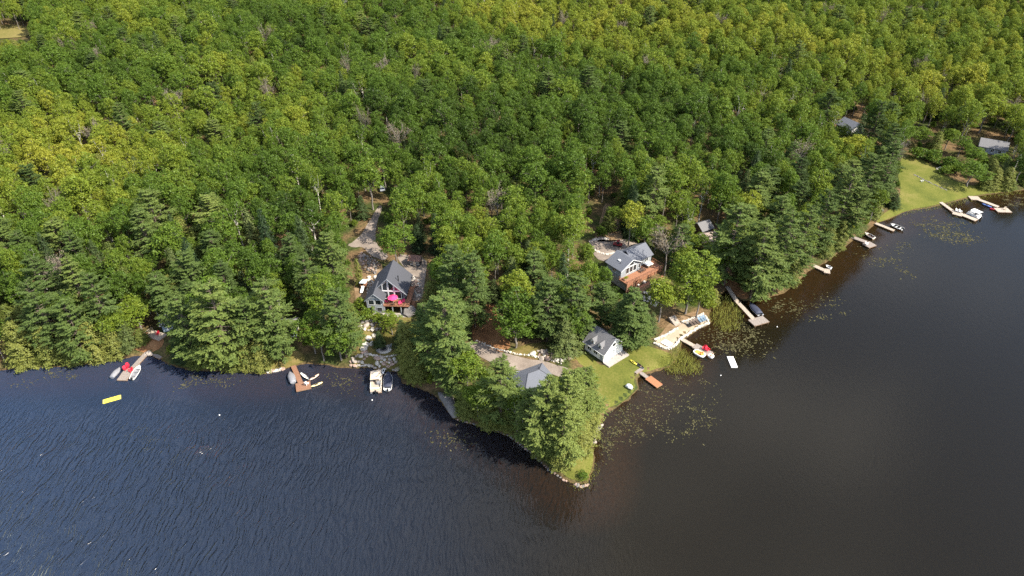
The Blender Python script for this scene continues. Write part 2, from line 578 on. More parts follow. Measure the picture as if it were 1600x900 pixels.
HG = rise(SD) + rolls(XX, YY) * np.clip((SD - 12) / 70, 0, 1)
PADS = [(606, 487, 4.2, 8, 7), (648, 420, 5.2, 7, 6), (944, 550, 1.4, 6, 5), (832, 604, 1.7, 7, 5), (1000, 418, 6.2, 6, 6), (955, 386, 6.6, 7, 6),
        (1060, 520, 0.75, 7, 4), (1080, 508, 0.75, 5, 4), (580, 560, 1.3, 5, 4), (600, 548, 1.6, 5, 4),
        (238, 522, 2.6, 5, 4), (448, 520, 3.0, 5, 4), (1104, 372, 5.0, 6, 5), (1338, 210, 7.0, 8, 6), (1545, 240, 4.0, 9, 6), (985, 592, 0.9, 9, 5), (960, 600, 1.0, 8, 5)]
for (px, py, z, r, fo) in PADS:
    c = G(px, py, z)
    d = np.hypot(XX - c[0], YY - c[1])
    w = np.clip(1 - (d - r) / fo, 0, 1)
    w = w * w * (3 - 2 * w) * np.clip(SD / 1.5, 0, 1)
    HG = HG * (1 - w) + z * w


def hz(x, y):
    x = np.asarray(x, float)
    y = np.asarray(y, float)
    i = np.clip(np.searchsorted(GX, x) - 1, 0, len(GX) - 2)
    j = np.clip(np.searchsorted(GY, y) - 1, 0, len(GY) - 2)
    tx = (x - GX[i]) / (GX[i + 1] - GX[i])
    ty = (y - GY[j]) / (GY[j + 1] - GY[j])
    return ((HG[j, i] * (1 - tx) + HG[j, i + 1] * tx) * (1 - ty) + (HG[j + 1, i] * (1 - tx) + HG[j + 1, i + 1] * tx) * ty)


def sdist(x, y):
    i = np.clip(np.searchsorted(GX, x) - 1, 0, len(GX) - 2)
    j = np.clip(np.searchsorted(GY, y) - 1, 0, len(GY) - 2)
    return SD[j, i]


def P(px, py, above=0.0):
    """photo pixel -> point on the terrain (plus a height)"""
    z = 1.0
    for _ in range(14):
        g = G(px, py, z + above)
        z = 0.5 * z + 0.5 * max(float(hz(g[0], g[1])), 0.0)
    g = G(px, py, z + above)
    return Vector((g[0], g[1], z + above))


def V(px, py, z):
    return Vector(G(px, py, z))


# ------------------------------------------------------------------ object helpers
def tag(o, label=None, cat=None, group=None, kind=None):
    if label:
        o['label'] = label
    if cat:
        o['category'] = cat
    if group:
        o['group'] = group
    if kind:
        o['kind'] = kind
    return o


def empty(name, loc=(0, 0, 0), rz=0.0, label=None, cat=None, group=None):
    o = bpy.data.objects.new(name, None)
    o.empty_display_size = 0.5
    o.location = loc
    o.rotation_euler = (0, 0, rz)
    COL.objects.link(o)
    return tag(o, label, cat, group)


def link(name, me, parent=None, loc=None, rot=None, scl=None):
    o = bpy.data.objects.new(name, me)
    if parent is not None:
        o.parent = parent
    if loc is not None:
        o.location = loc
    if rot is not None:
        o.rotation_euler = rot
    if scl is not None:
        o.scale = scl
    COL.objects.link(o)
    return o


class MB:
    def __init__(self):
        self.v = []
        self.f = []

    def add(self, vs, fs):
        n = len(self.v)
        self.v += [tuple(p) for p in vs]
        self.f += [tuple(i + n for i in f) for f in fs]
        return self

    def box(self, x0, x1, y0, y1, z0, z1):
        vs = [(x0, y0, z0), (x1, y0, z0), (x1, y1, z0), (x0, y1, z0), (x0, y0, z1), (x1, y0, z1), (x1, y1, z1), (x0, y1, z1)]
        return self.add(vs, [(0, 3, 2, 1), (4, 5, 6, 7), (0, 1, 5, 4), (1, 2, 6, 5), (2, 3, 7, 6), (3, 0, 4, 7)])

    def slab(self, pts, t):
        """pts: planar polygon (top), t: thickness vector"""
        n = len(pts)
        t = Vector(t)
        vs = [Vector(p) for p in pts] + [Vector(p) + t for p in pts]
        fs = [tuple(range(n)), tuple(reversed(range(n, 2 * n)))]
        fs += [(i, i + n, (i + 1) % n + n, (i + 1) % n) for i in range(n)]
        return self.add(vs, fs)

    def tube(self, a, b, r0, r1=None, n=6, cap=True):
        a = Vector(a)
        b = Vector(b)
        r1 = r0 if r1 is None else r1
        d = (b - a)
        if d.length < 1e-6:
            return self
        d.normalize()
        u = d.orthogonal().normalized()
        w = d.cross(u)
        vs = []
        for c, r in ((a, r0), (b, r1)):
            for k in range(n):
                q = 2 * math.pi * k / n
                vs.append(c + (u * math.cos(q) + w * math.sin(q)) * r)
        fs = [(k, (k + 1) % n, (k + 1) % n + n, k + n) for k in range(n)]
        if cap:
            fs += [tuple(reversed(range(n))), tuple(range(n, 2 * n))]
        return self.add(vs, fs)

    def loft(self, secs, closed=True, cap=True):
        n = len(secs[0])
        vs = [p for s in secs for p in s]
        fs = []
        for i in range(len(secs) - 1):
            for k in range(n if closed else n - 1):
                a = i * n + k
                b = i * n + (k + 1) % n
                fs.append((a, b, b + n, a + n))
        if cap:
            fs.append(tuple(reversed(range(n))))
            fs.append(tuple(range((len(secs) - 1) * n, len(secs) * n)))
        return self.add(vs, fs)

    def mesh(self, name, m, smooth=False, bevel=0.0):
        me = bpy.data.meshes.new(name)
        me.from_pydata(self.v, [], self.f)
        bm = bmesh.new()
        bm.from_mesh(me)
        bmesh.ops.recalc_face_normals(bm, faces=bm.faces)
        if bevel:
            bmesh.ops.bevel(bm, geom=bm.edges[:], offset=bevel, segments=1, affect='EDGES', profile=0.5)
        if smooth:
            for f in bm.faces:
                f.smooth = True
        bm.to_mesh(me)
        bm.free()
        me.materials.append(m)
        return me

    def build(self, name, m, parent=None, loc=None, rot=None, smooth=False, bevel=0.0):
        return link(name, self.mesh(name, m, smooth, bevel), parent, loc, rot)


def rawmesh(name, verts, quads, mats, midx=None):
    me = bpy.data.meshes.new(name)
    nv, nf = len(verts), len(quads)
    me.vertices.add(nv)
    me.vertices.foreach_set('co', np.asarray(verts, np.float32).ravel())
    me.loops.add(nf * 4)
    me.loops.foreach_set('vertex_index', np.asarray(quads, np.int32).ravel())
    me.polygons.add(nf)
    me.polygons.foreach_set('loop_start', np.arange(0, nf * 4, 4, dtype=np.int32))
    for m in mats:
        me.materials.append(m)
    if midx is not None:
        me.polygons.foreach_set('material_index', np.asarray(midx, np.int32))
    me.update(calc_edges=True)
    return me


# ------------------------------------------------------------------ ground and water
ny, nx = XX.shape
gv = np.stack([XX.ravel(), YY.ravel(), HG.ravel()], 1)
ii, jj = np.meshgrid(np.arange(nx - 1), np.arange(ny - 1))
a0 = (jj * nx + ii).ravel()
gq = np.stack([a0, a0 + 1, a0 + nx + 1, a0 + nx], 1)
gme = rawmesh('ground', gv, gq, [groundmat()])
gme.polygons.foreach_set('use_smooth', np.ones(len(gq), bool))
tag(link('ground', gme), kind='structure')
wme = MB().add([(-7000, -6000, 0), (7000, -6000, 0), (7000, 600, 0), (-7000, 600, 0)], [(0, 1, 2, 3)]).mesh('lake_water', watermat())
tag(link('lake_water', wme), kind='structure')


def drape(name, pix, m, off=0.06, world=None):
    """a sheet with the outline of the pixels, laid on the terrain"""
    pts = world if world is not None else [P(a, b) for a, b in pix]
    # soften the outline
    q = []
    n = len(pts)
    for i in range(n):
        a, b = Vector(pts[i]), Vector(pts[(i + 1) % n])
        q += [a * 0.8 + b * 0.2, a * 0.5 + b * 0.5 + Vector((random.uniform(-.2, .2), random.uniform(-.2, .2), 0)), a * 0.2 + b * 0.8]
    bm = bmesh.new()
    bm.faces.new([bm.verts.new((p.x, p.y, 0)) for p in q])
    xs = [p.x for p in q]
    ys = [p.y for p in q]
    for gx in GX[(GX > min(xs)) & (GX < max(xs))]:
        bmesh.ops.bisect_plane(bm, geom=bm.verts[:] + bm.edges[:] + bm.faces[:], plane_co=(gx, 0, 0), plane_no=(1, 0, 0))
    for gy in GY[(GY > min(ys)) & (GY < max(ys))]:
        bmesh.ops.bisect_plane(bm, geom=bm.verts[:] + bm.edges[:] + bm.faces[:], plane_co=(0, gy, 0), plane_no=(0, 1, 0))
    bmesh.ops.triangulate(bm, faces=[f for f in bm.faces if len(f.verts) > 4])
    co = np.array([v.co[:] for v in bm.verts])
    z = np.maximum(hz(co[:, 0], co[:, 1]), -0.02) + off
    for v, h in zip(bm.verts, z):
        v.co.z = h
    for f in bm.faces:
        f.smooth = True
        if f.normal.z < 0:
            f.normal_flip()
    me = bpy.data.meshes.new(name)
    bm.to_mesh(me)
    bm.free()
    me.materials.append(m)
    return tag(link(name, me), kind='structure')


drape('gravel_lane', [(593, 320), (598, 323), (590, 345), (586, 366), (590, 384), (608, 400), (600, 408), (580, 400), (568, 386), (552, 387), (542, 383), (556, 375), (568, 362), (580, 341)], M_GRAVEL)
drape('gravel_yard', [(616, 396), (668, 402), (664, 440), (658, 470), (641, 470), (640, 430)], M_GRAVEL)
drape('dirt_bank', [(556, 405), (582, 404), (600, 415), (590, 440), (572, 472), (556, 475), (552, 440)], M_DIRT)
drape('rough_grass_yard', [(550, 572), (560, 545), (555, 520), (572, 492), (640, 490), (648, 520), (634, 560), (624, 578), (606, 577), (588, 573), (575, 569)], M_ROUGHGRASS, 0.05)
drape('needle_slope', [(746, 478), (776, 474), (782, 515), (800, 540), (790, 552), (764, 544), (738, 534), (738, 505)], M_NEEDLES)
drape('driveway', [(728, 536), (746, 534), (775, 549), (810, 558), (850, 564), (888, 576), (898, 586), (878, 592), (850, 577), (808, 580), (775, 571), (745, 555)], M_GRAVEL, 0.10)
drape('lawn_strip', [(790, 552), (830, 535), (870, 538), (905, 545), (905, 566), (860, 562), (820, 557)], M_ROUGHGRASS, 0.05)
drape('garage_lawn', [(900, 546), (925, 558), (942, 574), (975, 558), (982, 543), (1010, 540), (1034, 547), (1050, 556), (1046, 570), (1022, 578), (1000, 583), (990, 590), (993, 606), (983, 619), (962, 633), (942, 643), (930, 625), (934, 600), (925, 580), (900, 564)], M_LAWN)
drape('point_grass', [(866, 734), (890, 748), (906, 754), (918, 750), (924, 734), (928, 714), (922, 692), (900, 690), (870, 715)], M_LAWN)
drape('bay_lawn', [(1366, 350), (1378, 336), (1398, 322), (1408, 300), (1402, 270), (1410, 240), (1432, 244), (1462, 262), (1482, 280), (1512, 290), (1560, 292), (1590, 294), (1562, 301), (1530, 304), (1502, 310), (1480, 316), (1450, 323), (1416, 329), (1388, 342)], M_LAWN)
drape('sand_patio', [(1022, 533), (1043, 525), (1058, 515), (1062, 507), (1090, 497), (1100, 494), (1108, 505), (1096, 510), (1079, 520), (1062, 530), (1055, 540), (1046, 545), (1036, 543)], M_SAND, 0.07)
drape('patio_bank', [(1026, 529), (1045, 505), (1068, 492), (1092, 486), (1090, 496), (1064, 505), (1058, 513), (1044, 524)], M_DIRT, 0.05)
drape('sand_clearing', [(188, 530), (205, 518), (235, 520), (258, 530), (252, 546), (234, 552), (222, 550), (200, 545)], M_NEEDLES)
drape('shore_clearing', [(416, 578), (428, 562), (445, 548), (472, 550), (478, 564), (458, 572), (438, 577)], M_ROUGHGRASS)
drape('parking_yard', [(918, 378), (935, 374), (960, 376), (992, 376), (1000, 388), (985, 396), (965, 398), (950, 410), (930, 404)], M_GRAVEL)
drape('dirt_path', [(928, 378), (936, 350), (944, 318), (954, 318), (966, 345), (975, 374), (958, 378)], M_DIRT)
drape('shore_path', [(1134, 452), (1128, 440), (1140, 432), (1160, 448), (1172, 466), (1160, 468), (1150, 461)], M_NEEDLES)
drape('woodland_road', [(1428, 204), (1440, 202), (1466, 212), (1460, 217)], M_DIRT)
drape('hay_field', [(-40, 40), (52, 40), (48, 58), (-40, 62)], M_FIELD, 0.3)

# ------------------------------------------------------------------ trees: meshes
def unit(a):
    return a / np.maximum(np.linalg.norm(a, axis=-1, keepdims=True), 1e-9)


def cards(c, n, ln, wd, rs, axis=None):
    """leaf-clump faces: centre, facing, length, width; optional long axis"""
    k = len(c)
    n = unit(n)
    t = rs.normal(size=(k, 3)) if axis is None else axis
    t = unit(t - n * np.sum(t * n, 1, keepdims=True))
    b = np.cross(n, t)
    ln = np.broadcast_to(ln, (k,))[:, None] * 0.5
    wd = np.broadcast_to(wd, (k,))[:, None] * 0.5
    j = rs.uniform(0.6, 1.2, size=(k, 4, 1))
    v = np.stack([c - t * ln * j[:, 0], c - b * wd * j[:, 1] + t * ln * 0.15, c + t * ln * j[:, 2], c + b * wd * j[:, 3] + t * ln * 0.1], 1)
    return v.reshape(-1, 3), np.arange(k * 4).reshape(-1, 4)


def tubes(segs, n=5):
    vs, fs = [], []
    for a, b, r0, r1 in segs:
        m = MB().tube(a, b, r0, r1, n, cap=False)
        o = len(vs)
        vs += m.v
        fs += [tuple(i + o for i in f) for f in m.f]
    return np.array([tuple(v) for v in vs]), np.array(fs)


def bent(a, b, r0, r1, rs, k=3, w=0.4):
    a = np.array(a, float)
    b = np.array(b, float)
    pts = [a + (b - a) * t + (rs.normal(size=3) * w if 0 < t < 1 else 0) for t in np.linspace(0, 1, k + 1)]
    return [(pts[i], pts[i + 1], r0 + (r1 - r0) * i / k, r0 + (r1 - r0) * (i + 1) / k) for i in range(k)]


def maple(seed, h=20.0, w=10.5, cz=0.62, hz_=0.36, lobes=62, leaf=0.46, dens=1.0, subs=5):
    """broadleaf tree: a few limbs, each carrying an uneven cluster of leaf lobes"""
    rs = np.random.RandomState(seed)
    rx, rz_ = w / 2, h * hz_
    C, Nn, S = [], [], []
    hubs = []
    ph = rs.uniform(0, 6)
    ctrs = []
    for q in range(subs):
        a = ph + q * 2 * math.pi / subs + rs.normal() * 0.35
        o = rs.uniform(0.30, 0.58) if subs > 1 else 0
        sc = rs.uniform(0.50, 0.72)
        ctrs.append((np.array([math.cos(a) * rx * o, math.sin(a) * rx * o, h * cz + rz_ * rs.uniform(-0.45, 0.32)]), rx * sc, rz_ * sc * rs.uniform(0.85, 1.2)))
    ctrs.append((np.array([rs.normal() * 0.1 * rx, rs.normal() * 0.1 * rx, h * cz + rz_ * rs.uniform(0.15, 0.42)]), rx * 0.55, rz_ * 0.62))
    nl = max(6, int(lobes * 1.25 / len(ctrs)))
    for ctr, ax_, az_ in ctrs:
        p2 = rs.uniform(0, 6)
        for i in range(nl):
            zz = 1 - 1.7 * (i + 0.5) / nl
            a = i * 2.39996 + p2 + rs.normal() * 0.3
            s_ = math.sqrt(max(0, 1 - zz * zz))
            d = np.array([s_ * math.cos(a), s_ * math.sin(a), zz])
            q = rs.uniform(0.55, 1.02)
            lc = ctr + d * np.array([ax_ * q, ax_ * q, az_ * q]) * 0.86
            lr = rs.uniform(0.55, 1.35) * w / 10.5
            hubs.append((lc, d))
            m = int(60 * lr * lr * dens * (0.46 / leaf) ** 2) + 6
            p = rs.normal(size=(m, 3))
            p[:, 2] += 0.3
            p = unit(p)
            p = p[(p @ d > -0.45) & (p[:, 2] > -0.6)]
            rad = lr * rs.uniform(0.55, 1.25, size=(len(p), 1)) * np.array([1.0, 1.0, 0.72])
            C.append(lc + p * rad)
            Nn.append(p * 0.7 + np.array([0, 0, 0.35]) + rs.normal(size=p.shape) * 0.5)
            S.append(leaf * rs.uniform(0.5, 1.5, size=len(p)))
    m = int(500 * dens)
    p = unit(rs.normal(size=(m, 3))) * rs.uniform(0.2, 0.75, size=(m, 1)) * np.array([rx, rx, rz_])
    C.append(np.array([0, 0, h * cz]) + p)
    Nn.append(rs.normal(size=(m, 3)) + np.array([0, 0, 0.6]))
    S.append(np.full(m, leaf * 1.2))
    cv, cf = cards(np.vstack(C), np.vstack(Nn), np.concatenate(S), np.concatenate(S) * 0.8, rs)
    segs = bent((0, 0, -0.6), (0, 0, h * 0.5), 0.0145 * h, 0.13, rs, 4, 0.12)
    for ctr, ax_, az_ in ctrs:
        z0 = h * rs.uniform(0.28, 0.45)
        segs += bent((0, 0, z0), ctr, 0.13 * h / 20, 0.05, rs, 3, 0.2)
    for i in rs.choice(len(hubs), min(10, len(hubs)), replace=False):
        lc, d = hubs[i]
        cc = min(ctrs, key=lambda c: np.linalg.norm(c[0] - lc))[0]
        segs += bent(cc, lc, 0.05, 0.02, rs, 2, 0.15)
    tv, tf = tubes(segs)
    return (tv, tf), (cv, cf), h, w


def pine(seed, h=25.0, w=11.0, start=0.16, gap=1.05, droop=0.0, per=6):
    rs = np.random.RandomState(seed)
    C, Nn, A, LN = [], [], [], []
    segs = bent((0, 0, -0.6), (rs.normal() * 0.2, rs.normal() * 0.2, h * 0.97), 0.30, 0.04, rs, 6, 0.06)
    z = h * start
    ph = rs.uniform(0, 6)
    while z < h * 0.985:
        t = (z / h - start) / (1 - start)
        prof = min(1.0, 0.55 + 2.2 * t) * (1 - t) ** 0.5
        nb = max(4, int(per - 2 * t + rs.randint(0, 2)))
        for k in range(nb):
            a = ph + 2 * math.pi * k / nb + rs.normal() * 0.22
            if rs.rand() < 0.10 and t > 0.08:
                continue
            ln = w / 2 * prof * rs.uniform(0.55, 1.22) * (1 + 0.24 * math.sin(a * 2 + seed) + 0.14 * math.sin(a * 3 + z * 0.6)) + 0.35
            up = 0.10 + 0.45 * t - 0.22 * (1 - t) + rs.normal() * 0.07 - droop
            d = np.array([math.cos(a), math.sin(a), up])
            d = d / np.linalg.norm(d)
            side = np.array([-math.sin(a), math.cos(a), 0])
            zb = z + rs.normal() * 0.25
            base = np.array([0, 0, zb])
            tip = base + d * ln + np.array([0, 0, 0.05 * ln])
            segs.append((base, base + d * ln * 0.85, 0.05 + 0.012 * ln, 0.02))
            # plumes: a main one and side sprays
            pl = [(base + d * ln * 0.30, tip, 0.50)]
            for q in (0.42, 0.62, 0.8):
                for sgn in (-1, 1):
                    if ln > 1.4 and rs.rand() < 0.85:
                        p0 = base + d * ln * q
                        l2 = ln * (0.42 - 0.22 * q) * rs.uniform(0.7, 1.3) + 0.4
                        dd = d * 0.75 + side * sgn * 0.75 + np.array([0, 0, rs.normal() * 0.1])
                        pl.append((p0, p0 + dd / np.linalg.norm(dd) * l2, 0.34))
            for p0, p1, wd in pl:
                pld = p1 - p0
                ll = np.linalg.norm(pld) + 1e-6
                m = int(10 + 24 * ll)
                u = rs.uniform(0, 1.05, size=(m, 1))
                taper = np.sin(np.clip(u, 0, 1) * 2.6 + 0.45)
                off = rs.normal(size=(m, 3)) * np.array([0.5, 0.5, 0.28]) * wd * taper
                C.append(p0 + pld * u + off)
                Nn.append(np.array([0, 0, 0.9]) + d * 0.25 + rs.normal(size=(m, 3)) * 0.42)
                A.append(pld / ll + rs.normal(size=(m, 3)) * 0.45)
                LN.append(rs.uniform(0.28, 0.62, size=m))
        ph += 0.9
        z += gap * rs.uniform(0.75, 1.25) * (1 - 0.35 * t)
    ln = np.concatenate(LN)
    cv, cf = cards(np.vstack(C), np.vstack(Nn), ln, ln * 0.42, rs, np.vstack(A))
    tv, tf = tubes(segs)
    return (tv, tf), (cv, cf), h, w


def conifer(seed, h=16.0, w=6.0, start=0.05, per=9, gap=0.5, power=0.9, blunt=0.0):
    """spruce or cedar: a dense cone of short drooping sprays"""
    rs = np.random.RandomState(seed)
    C, Nn, A, LN = [], [], [], []
    z = h * start
    ph = rs.uniform(0, 6)
    while z < h * 0.99:
        t = (z / h - start) / (1 - start)
        prof = (1 - t) ** power * min(1, 0.72 + 2.5 * t)
        nb = max(4, int(per * (0.45 + 0.55 * (1 - t))))
        for k in range(nb):
            a = ph + 2 * math.pi * k / nb + rs.normal() * 0.2
            lump = 1 + 0.2 * math.sin(3 * a + z * 0.9 + ph)
            ln = (w / 2 * prof * lump + blunt) * rs.uniform(0.75, 1.15) + 0.15
            d = np.array([math.cos(a), math.sin(a), -0.22 + 0.5 * t + rs.normal() * 0.08])
            m = int(6 + 16 * ln)
            u = np.sqrt(rs.uniform(0.06, 1.05, size=(m, 1)))
            p = np.array([0, 0, z]) + d * ln * u + rs.normal(size=(m, 3)) * np.array([0.26, 0.26, 0.16])
            C.append(p)
            Nn.append(np.array([d[0] * 0.7, d[1] * 0.7, 0.65]) + rs.normal(size=(m, 3)) * 0.36)
            A.append(d + rs.normal(size=(m, 3)) * 0.5)
            LN.append(rs.uniform(0.28, 0.55, size=m))
        ph += 1.1
        z += gap * rs.uniform(0.8, 1.2)
    ln = np.concatenate(LN)
    cv, cf = cards(np.vstack(C), np.vstack(Nn), ln, ln * 0.5, rs, np.vstack(A))
    tv, tf = tubes(bent((0, 0, -0.5), (0, 0, h * 0.96), 0.19, 0.03, rs, 5, 0.04))
    return (tv, tf), (cv, cf), h, w


def bare(seed, h=19.0, w=9.0, leaves=900):
    rs = np.random.RandomState(seed)
    segs = bent((0, 0, -0.6), (0.3, 0.2, h * 0.55), 0.24, 0.13, rs, 4, 0.12)
    tips = []
    C, A = [], []
    for i in range(11):
        a = rs.uniform(0, 6.28)
        z0 = h * rs.uniform(0.35, 0.55)
        l1 = w * rs.uniform(0.2, 0.5)
        b = np.array([math.cos(a) * l1, math.sin(a) * l1, z0 + h * rs.uniform(0.2, 0.42)])
        segs += bent((0.2, 0.1, z0), b, 0.11, 0.04, rs, 3, 0.25)
        for j in range(9):
            q = rs.uniform(0.35, 1.0)
            p0 = np.array([0.2, 0.1, z0]) * (1 - q) + b * q
            dv = rs.normal(size=3) * 0.8 + np.array([math.cos(a) * 0.5, math.sin(a) * 0.5, 0.9])
            p1 = p0 + unit(dv) * rs.uniform(0.9, 2.2)
            segs.append((p0, p1, 0.035, 0.012))
            m = max(1, leaves // 99)
            u = rs.uniform(0.3, 1.2, size=(m, 1))
            C.append(p0 + (p1 - p0) * u + rs.normal(size=(m, 3)) * 0.3)
            A.append((p1 - p0) + rs.normal(size=(m, 3)) * 0.6)
    C = np.vstack(C)
    cv, cf = cards(C, rs.normal(size=C.shape) + np.array([0, 0, 0.5]), rs.uniform(0.4, 0.9, len(C)), rs.uniform(0.06, 0.2, len(C)), rs, np.vstack(A))
    tv, tf = tubes(segs, 4)
    return (tv, tf), (cv, cf), h, w


KINDS = []          # each: dict(kind, trunk mesh, crown mesh, joined mesh, h, w)


def addkind(kind, data, lm, bark):
    (tv, tf), (cv, cf), h, w = data
    tm = rawmesh(kind + '_trunk', tv, tf, [bark])
    cm = rawmesh(kind + '_crown', cv, cf, [lm])
    jm = rawmesh(kind + '_whole', np.vstack([tv, cv]), np.vstack([tf, cf + len(tv)]), [bark, lm], np.concatenate([np.zeros(len(tf)), np.ones(len(cf))]))
    KINDS.append(dict(kind=kind, trunk=tm, crown=cm, whole=jm, h=h, w=w))


for s in range(9):
    addkind('maple', maple(100 + s, 20, 10.5, 0.60 + 0.02 * (s % 3), 0.36, 58 + 3 * s, subs=3 + s % 4), M_MAPLE, M_GREYBARK)
for s in range(2):
    addkind('birch', maple(140 + s, 21, 7.2, 0.66, 0.33, 46, 0.36, 0.9, subs=4), M_MAPLE, M_BIRCH)
for s in range(7):
    addkind('white_pine', pine(200 + s, 25, 11, 0.12 + 0.035 * (s % 4), 1.0 + 0.16 * (s % 3), 0.05 * (s % 2), 5 + s % 3), M_PINE, M_BARK)
for s in range(3):
    addkind('spruce', conifer(300 + s, 17, 6.4, 0.04, 10, 0.55, 0.85), M_SPRUCE, M_BARK)
for s in range(3):
    addkind('cedar', conifer(340 + s, 12, 5.4, 0.02, 11, 0.42, 0.62, 0.3), M_CEDAR, M_BARK)
for s in range(3):
    addkind('bare_tree', bare(400 + s), M_BARELEAF, M_GREYBARK)
for s in range(3):
    addkind('shrub', maple(500 + s, 3.0, 3.6, 0.5, 0.42, 30, 0.24, 1.5, subs=3), M_MAPLE, M_BARK)
BYKIND = {}
for i, k in enumerate(KINDS):
    BYKIND.setdefault(k['kind'], []).append(i)

# ------------------------------------------------------------------ trees: where they stand
CLEAR = [  # openings in the forest that the photograph sees into (photo pixels)
    [(556, 400), (612, 398), (660, 385), (672, 405), (664, 470), (645, 496), (640, 492), (575, 494), (556, 476)],
    [(552, 574), (562, 505), (588, 492), (592, 528), (632, 548), (626, 580), (590, 577)],
    [(538, 386), (550, 370), (580, 330), (592, 318), (600, 325), (592, 380), (616, 400), (575, 412)],
    [(744, 478), (776, 474), (780, 515), (800, 545), (840, 538), (905, 540), (925, 556), (890, 590), (850, 575), (800, 584), (735, 552)],
    [(908, 545), (928, 503), (982, 535), (1020, 540), (1060, 560), (1010, 600), (946, 644), (934, 615), (942, 570)],
    [(800, 580), (826, 568), (852, 567), (866, 590), (845, 606), (818, 612)],
    [(922, 372), (960, 374), (1000, 380), (1028, 402), (1046, 420), (1040, 436), (1012, 446), (1030, 462), (1008, 474), (985, 448), (965, 430), (958, 400), (935, 404)],
    [(934, 318), (956, 314), (978, 375), (925, 378)],
    [(1018, 536), (1040, 518), (1058, 505), (1070, 484), (1112, 484), (1116, 510), (1068, 555), (1040, 552)],
    [(1124, 440), (1145, 436), (1165, 462), (1205, 482), (1205, 515), (1165, 510)],
    [(1086, 345), (1108, 342), (1118, 368), (1118, 386), (1096, 384)],
    [(1366, 352), (1380, 334), (1402, 320), (1412, 300), (1408, 262), (1416, 236), (1440, 246), (1490, 278), (1510, 300), (1570, 302), (1590, 330), (1420, 365)],
    [(1320, 186), (1356, 186), (1354, 214), (1322, 214)],
    [(1524, 216), (1556, 214), (1572, 238), (1548, 244)],
    [(1430, 200), (1445, 200), (1468, 212), (1450, 220)],
    [(188, 532), (206, 512), (225, 500), (262, 504), (260, 530), (250, 552), (200, 600), (180, 600)],
    [(430, 560), (440, 500), (462, 500), (466, 545), (480, 566), (480, 612), (415, 590)],
    [(866, 738), (888, 715), (918, 690), (930, 700), (926, 752), (905, 760)],
    [(684, 612), (712, 616), (716, 650), (700, 645)],
    [(0, 42), (46, 42), (44, 58), (0, 60)],
    [(592, 290), (604, 288), (606, 300), (594, 302)],
    [(1470, 226), (1500, 228), (1502, 250), (1470, 246)],
    [(1320, 365), (1370, 355), (1420, 345), (1420, 372), (1366, 392), (1330, 382)],
]
MASK = np.zeros((226, 401), bool)
mx_, my_ = np.meshgrid(np.arange(401) * 4.0, np.arange(226) * 4.0)
for c in CLEAR:
    MASK |= pip(np.array(c, float), mx_, my_)


def blocked(x, y, z, h, w, low=0.25):
    px, py, s = proj(x, y, z)
    for t in (low, 0.5, 0.75, 1.0):
        qx, qy, s = proj(x, y, z + h * t)
        r = w * 0.5 * s * (1.0 if t < 0.9 else 0.5)
        for ax, ay in ((0, 0), (-0.8, 0), (0.8, 0), (0, 0.6), (-.5, .4), (.5, .4), (0, -0.4)):
            i = int((qy + ay * r) / 4 + .5)
            j = int((qx + ax * r) / 4 + .5)
            if 0 <= i < 226 and 0 <= j < 401 and MASK[i, j]:
                return True
    return False


TREES = []          # (kind, x, y, z, h, w, tint, by hand)
HASH = {}


def put(kind, x, y, h, w, tint, hand=False, z=None):
    z = float(hz(x, y)) if z is None else z
    TREES.append((kind, x, y, z, h, w, tint, hand))
    HASH.setdefault((int(x // 10), int(y // 10)), []).append((x, y, w))


def crowded(x, y, w, k):
    i, j = int(x // 10), int(y // 10)
    for a in (i - 1, i, i + 1):
        for b in (j - 1, j, j + 1):
            for (u, v, q) in HASH.get((a, b), ()):
                if (u - x) ** 2 + (v - y) ** 2 < (k * (q + w) * 0.5) ** 2:
                    return True
    return False


def top(kind, px, py, h, w, tint):
    """a tree whose tip shows at this photo pixel"""
    p = P(px, py, h)
    if sdist(p.x, p.y) < 0.8:                 # keep the foot on land
        for _ in range(60):
            p.y += 0.35
            if sdist(p.x, p.y) >= 0.8:
                break
    put(kind, p.x, p.y, h, w, tint, True)


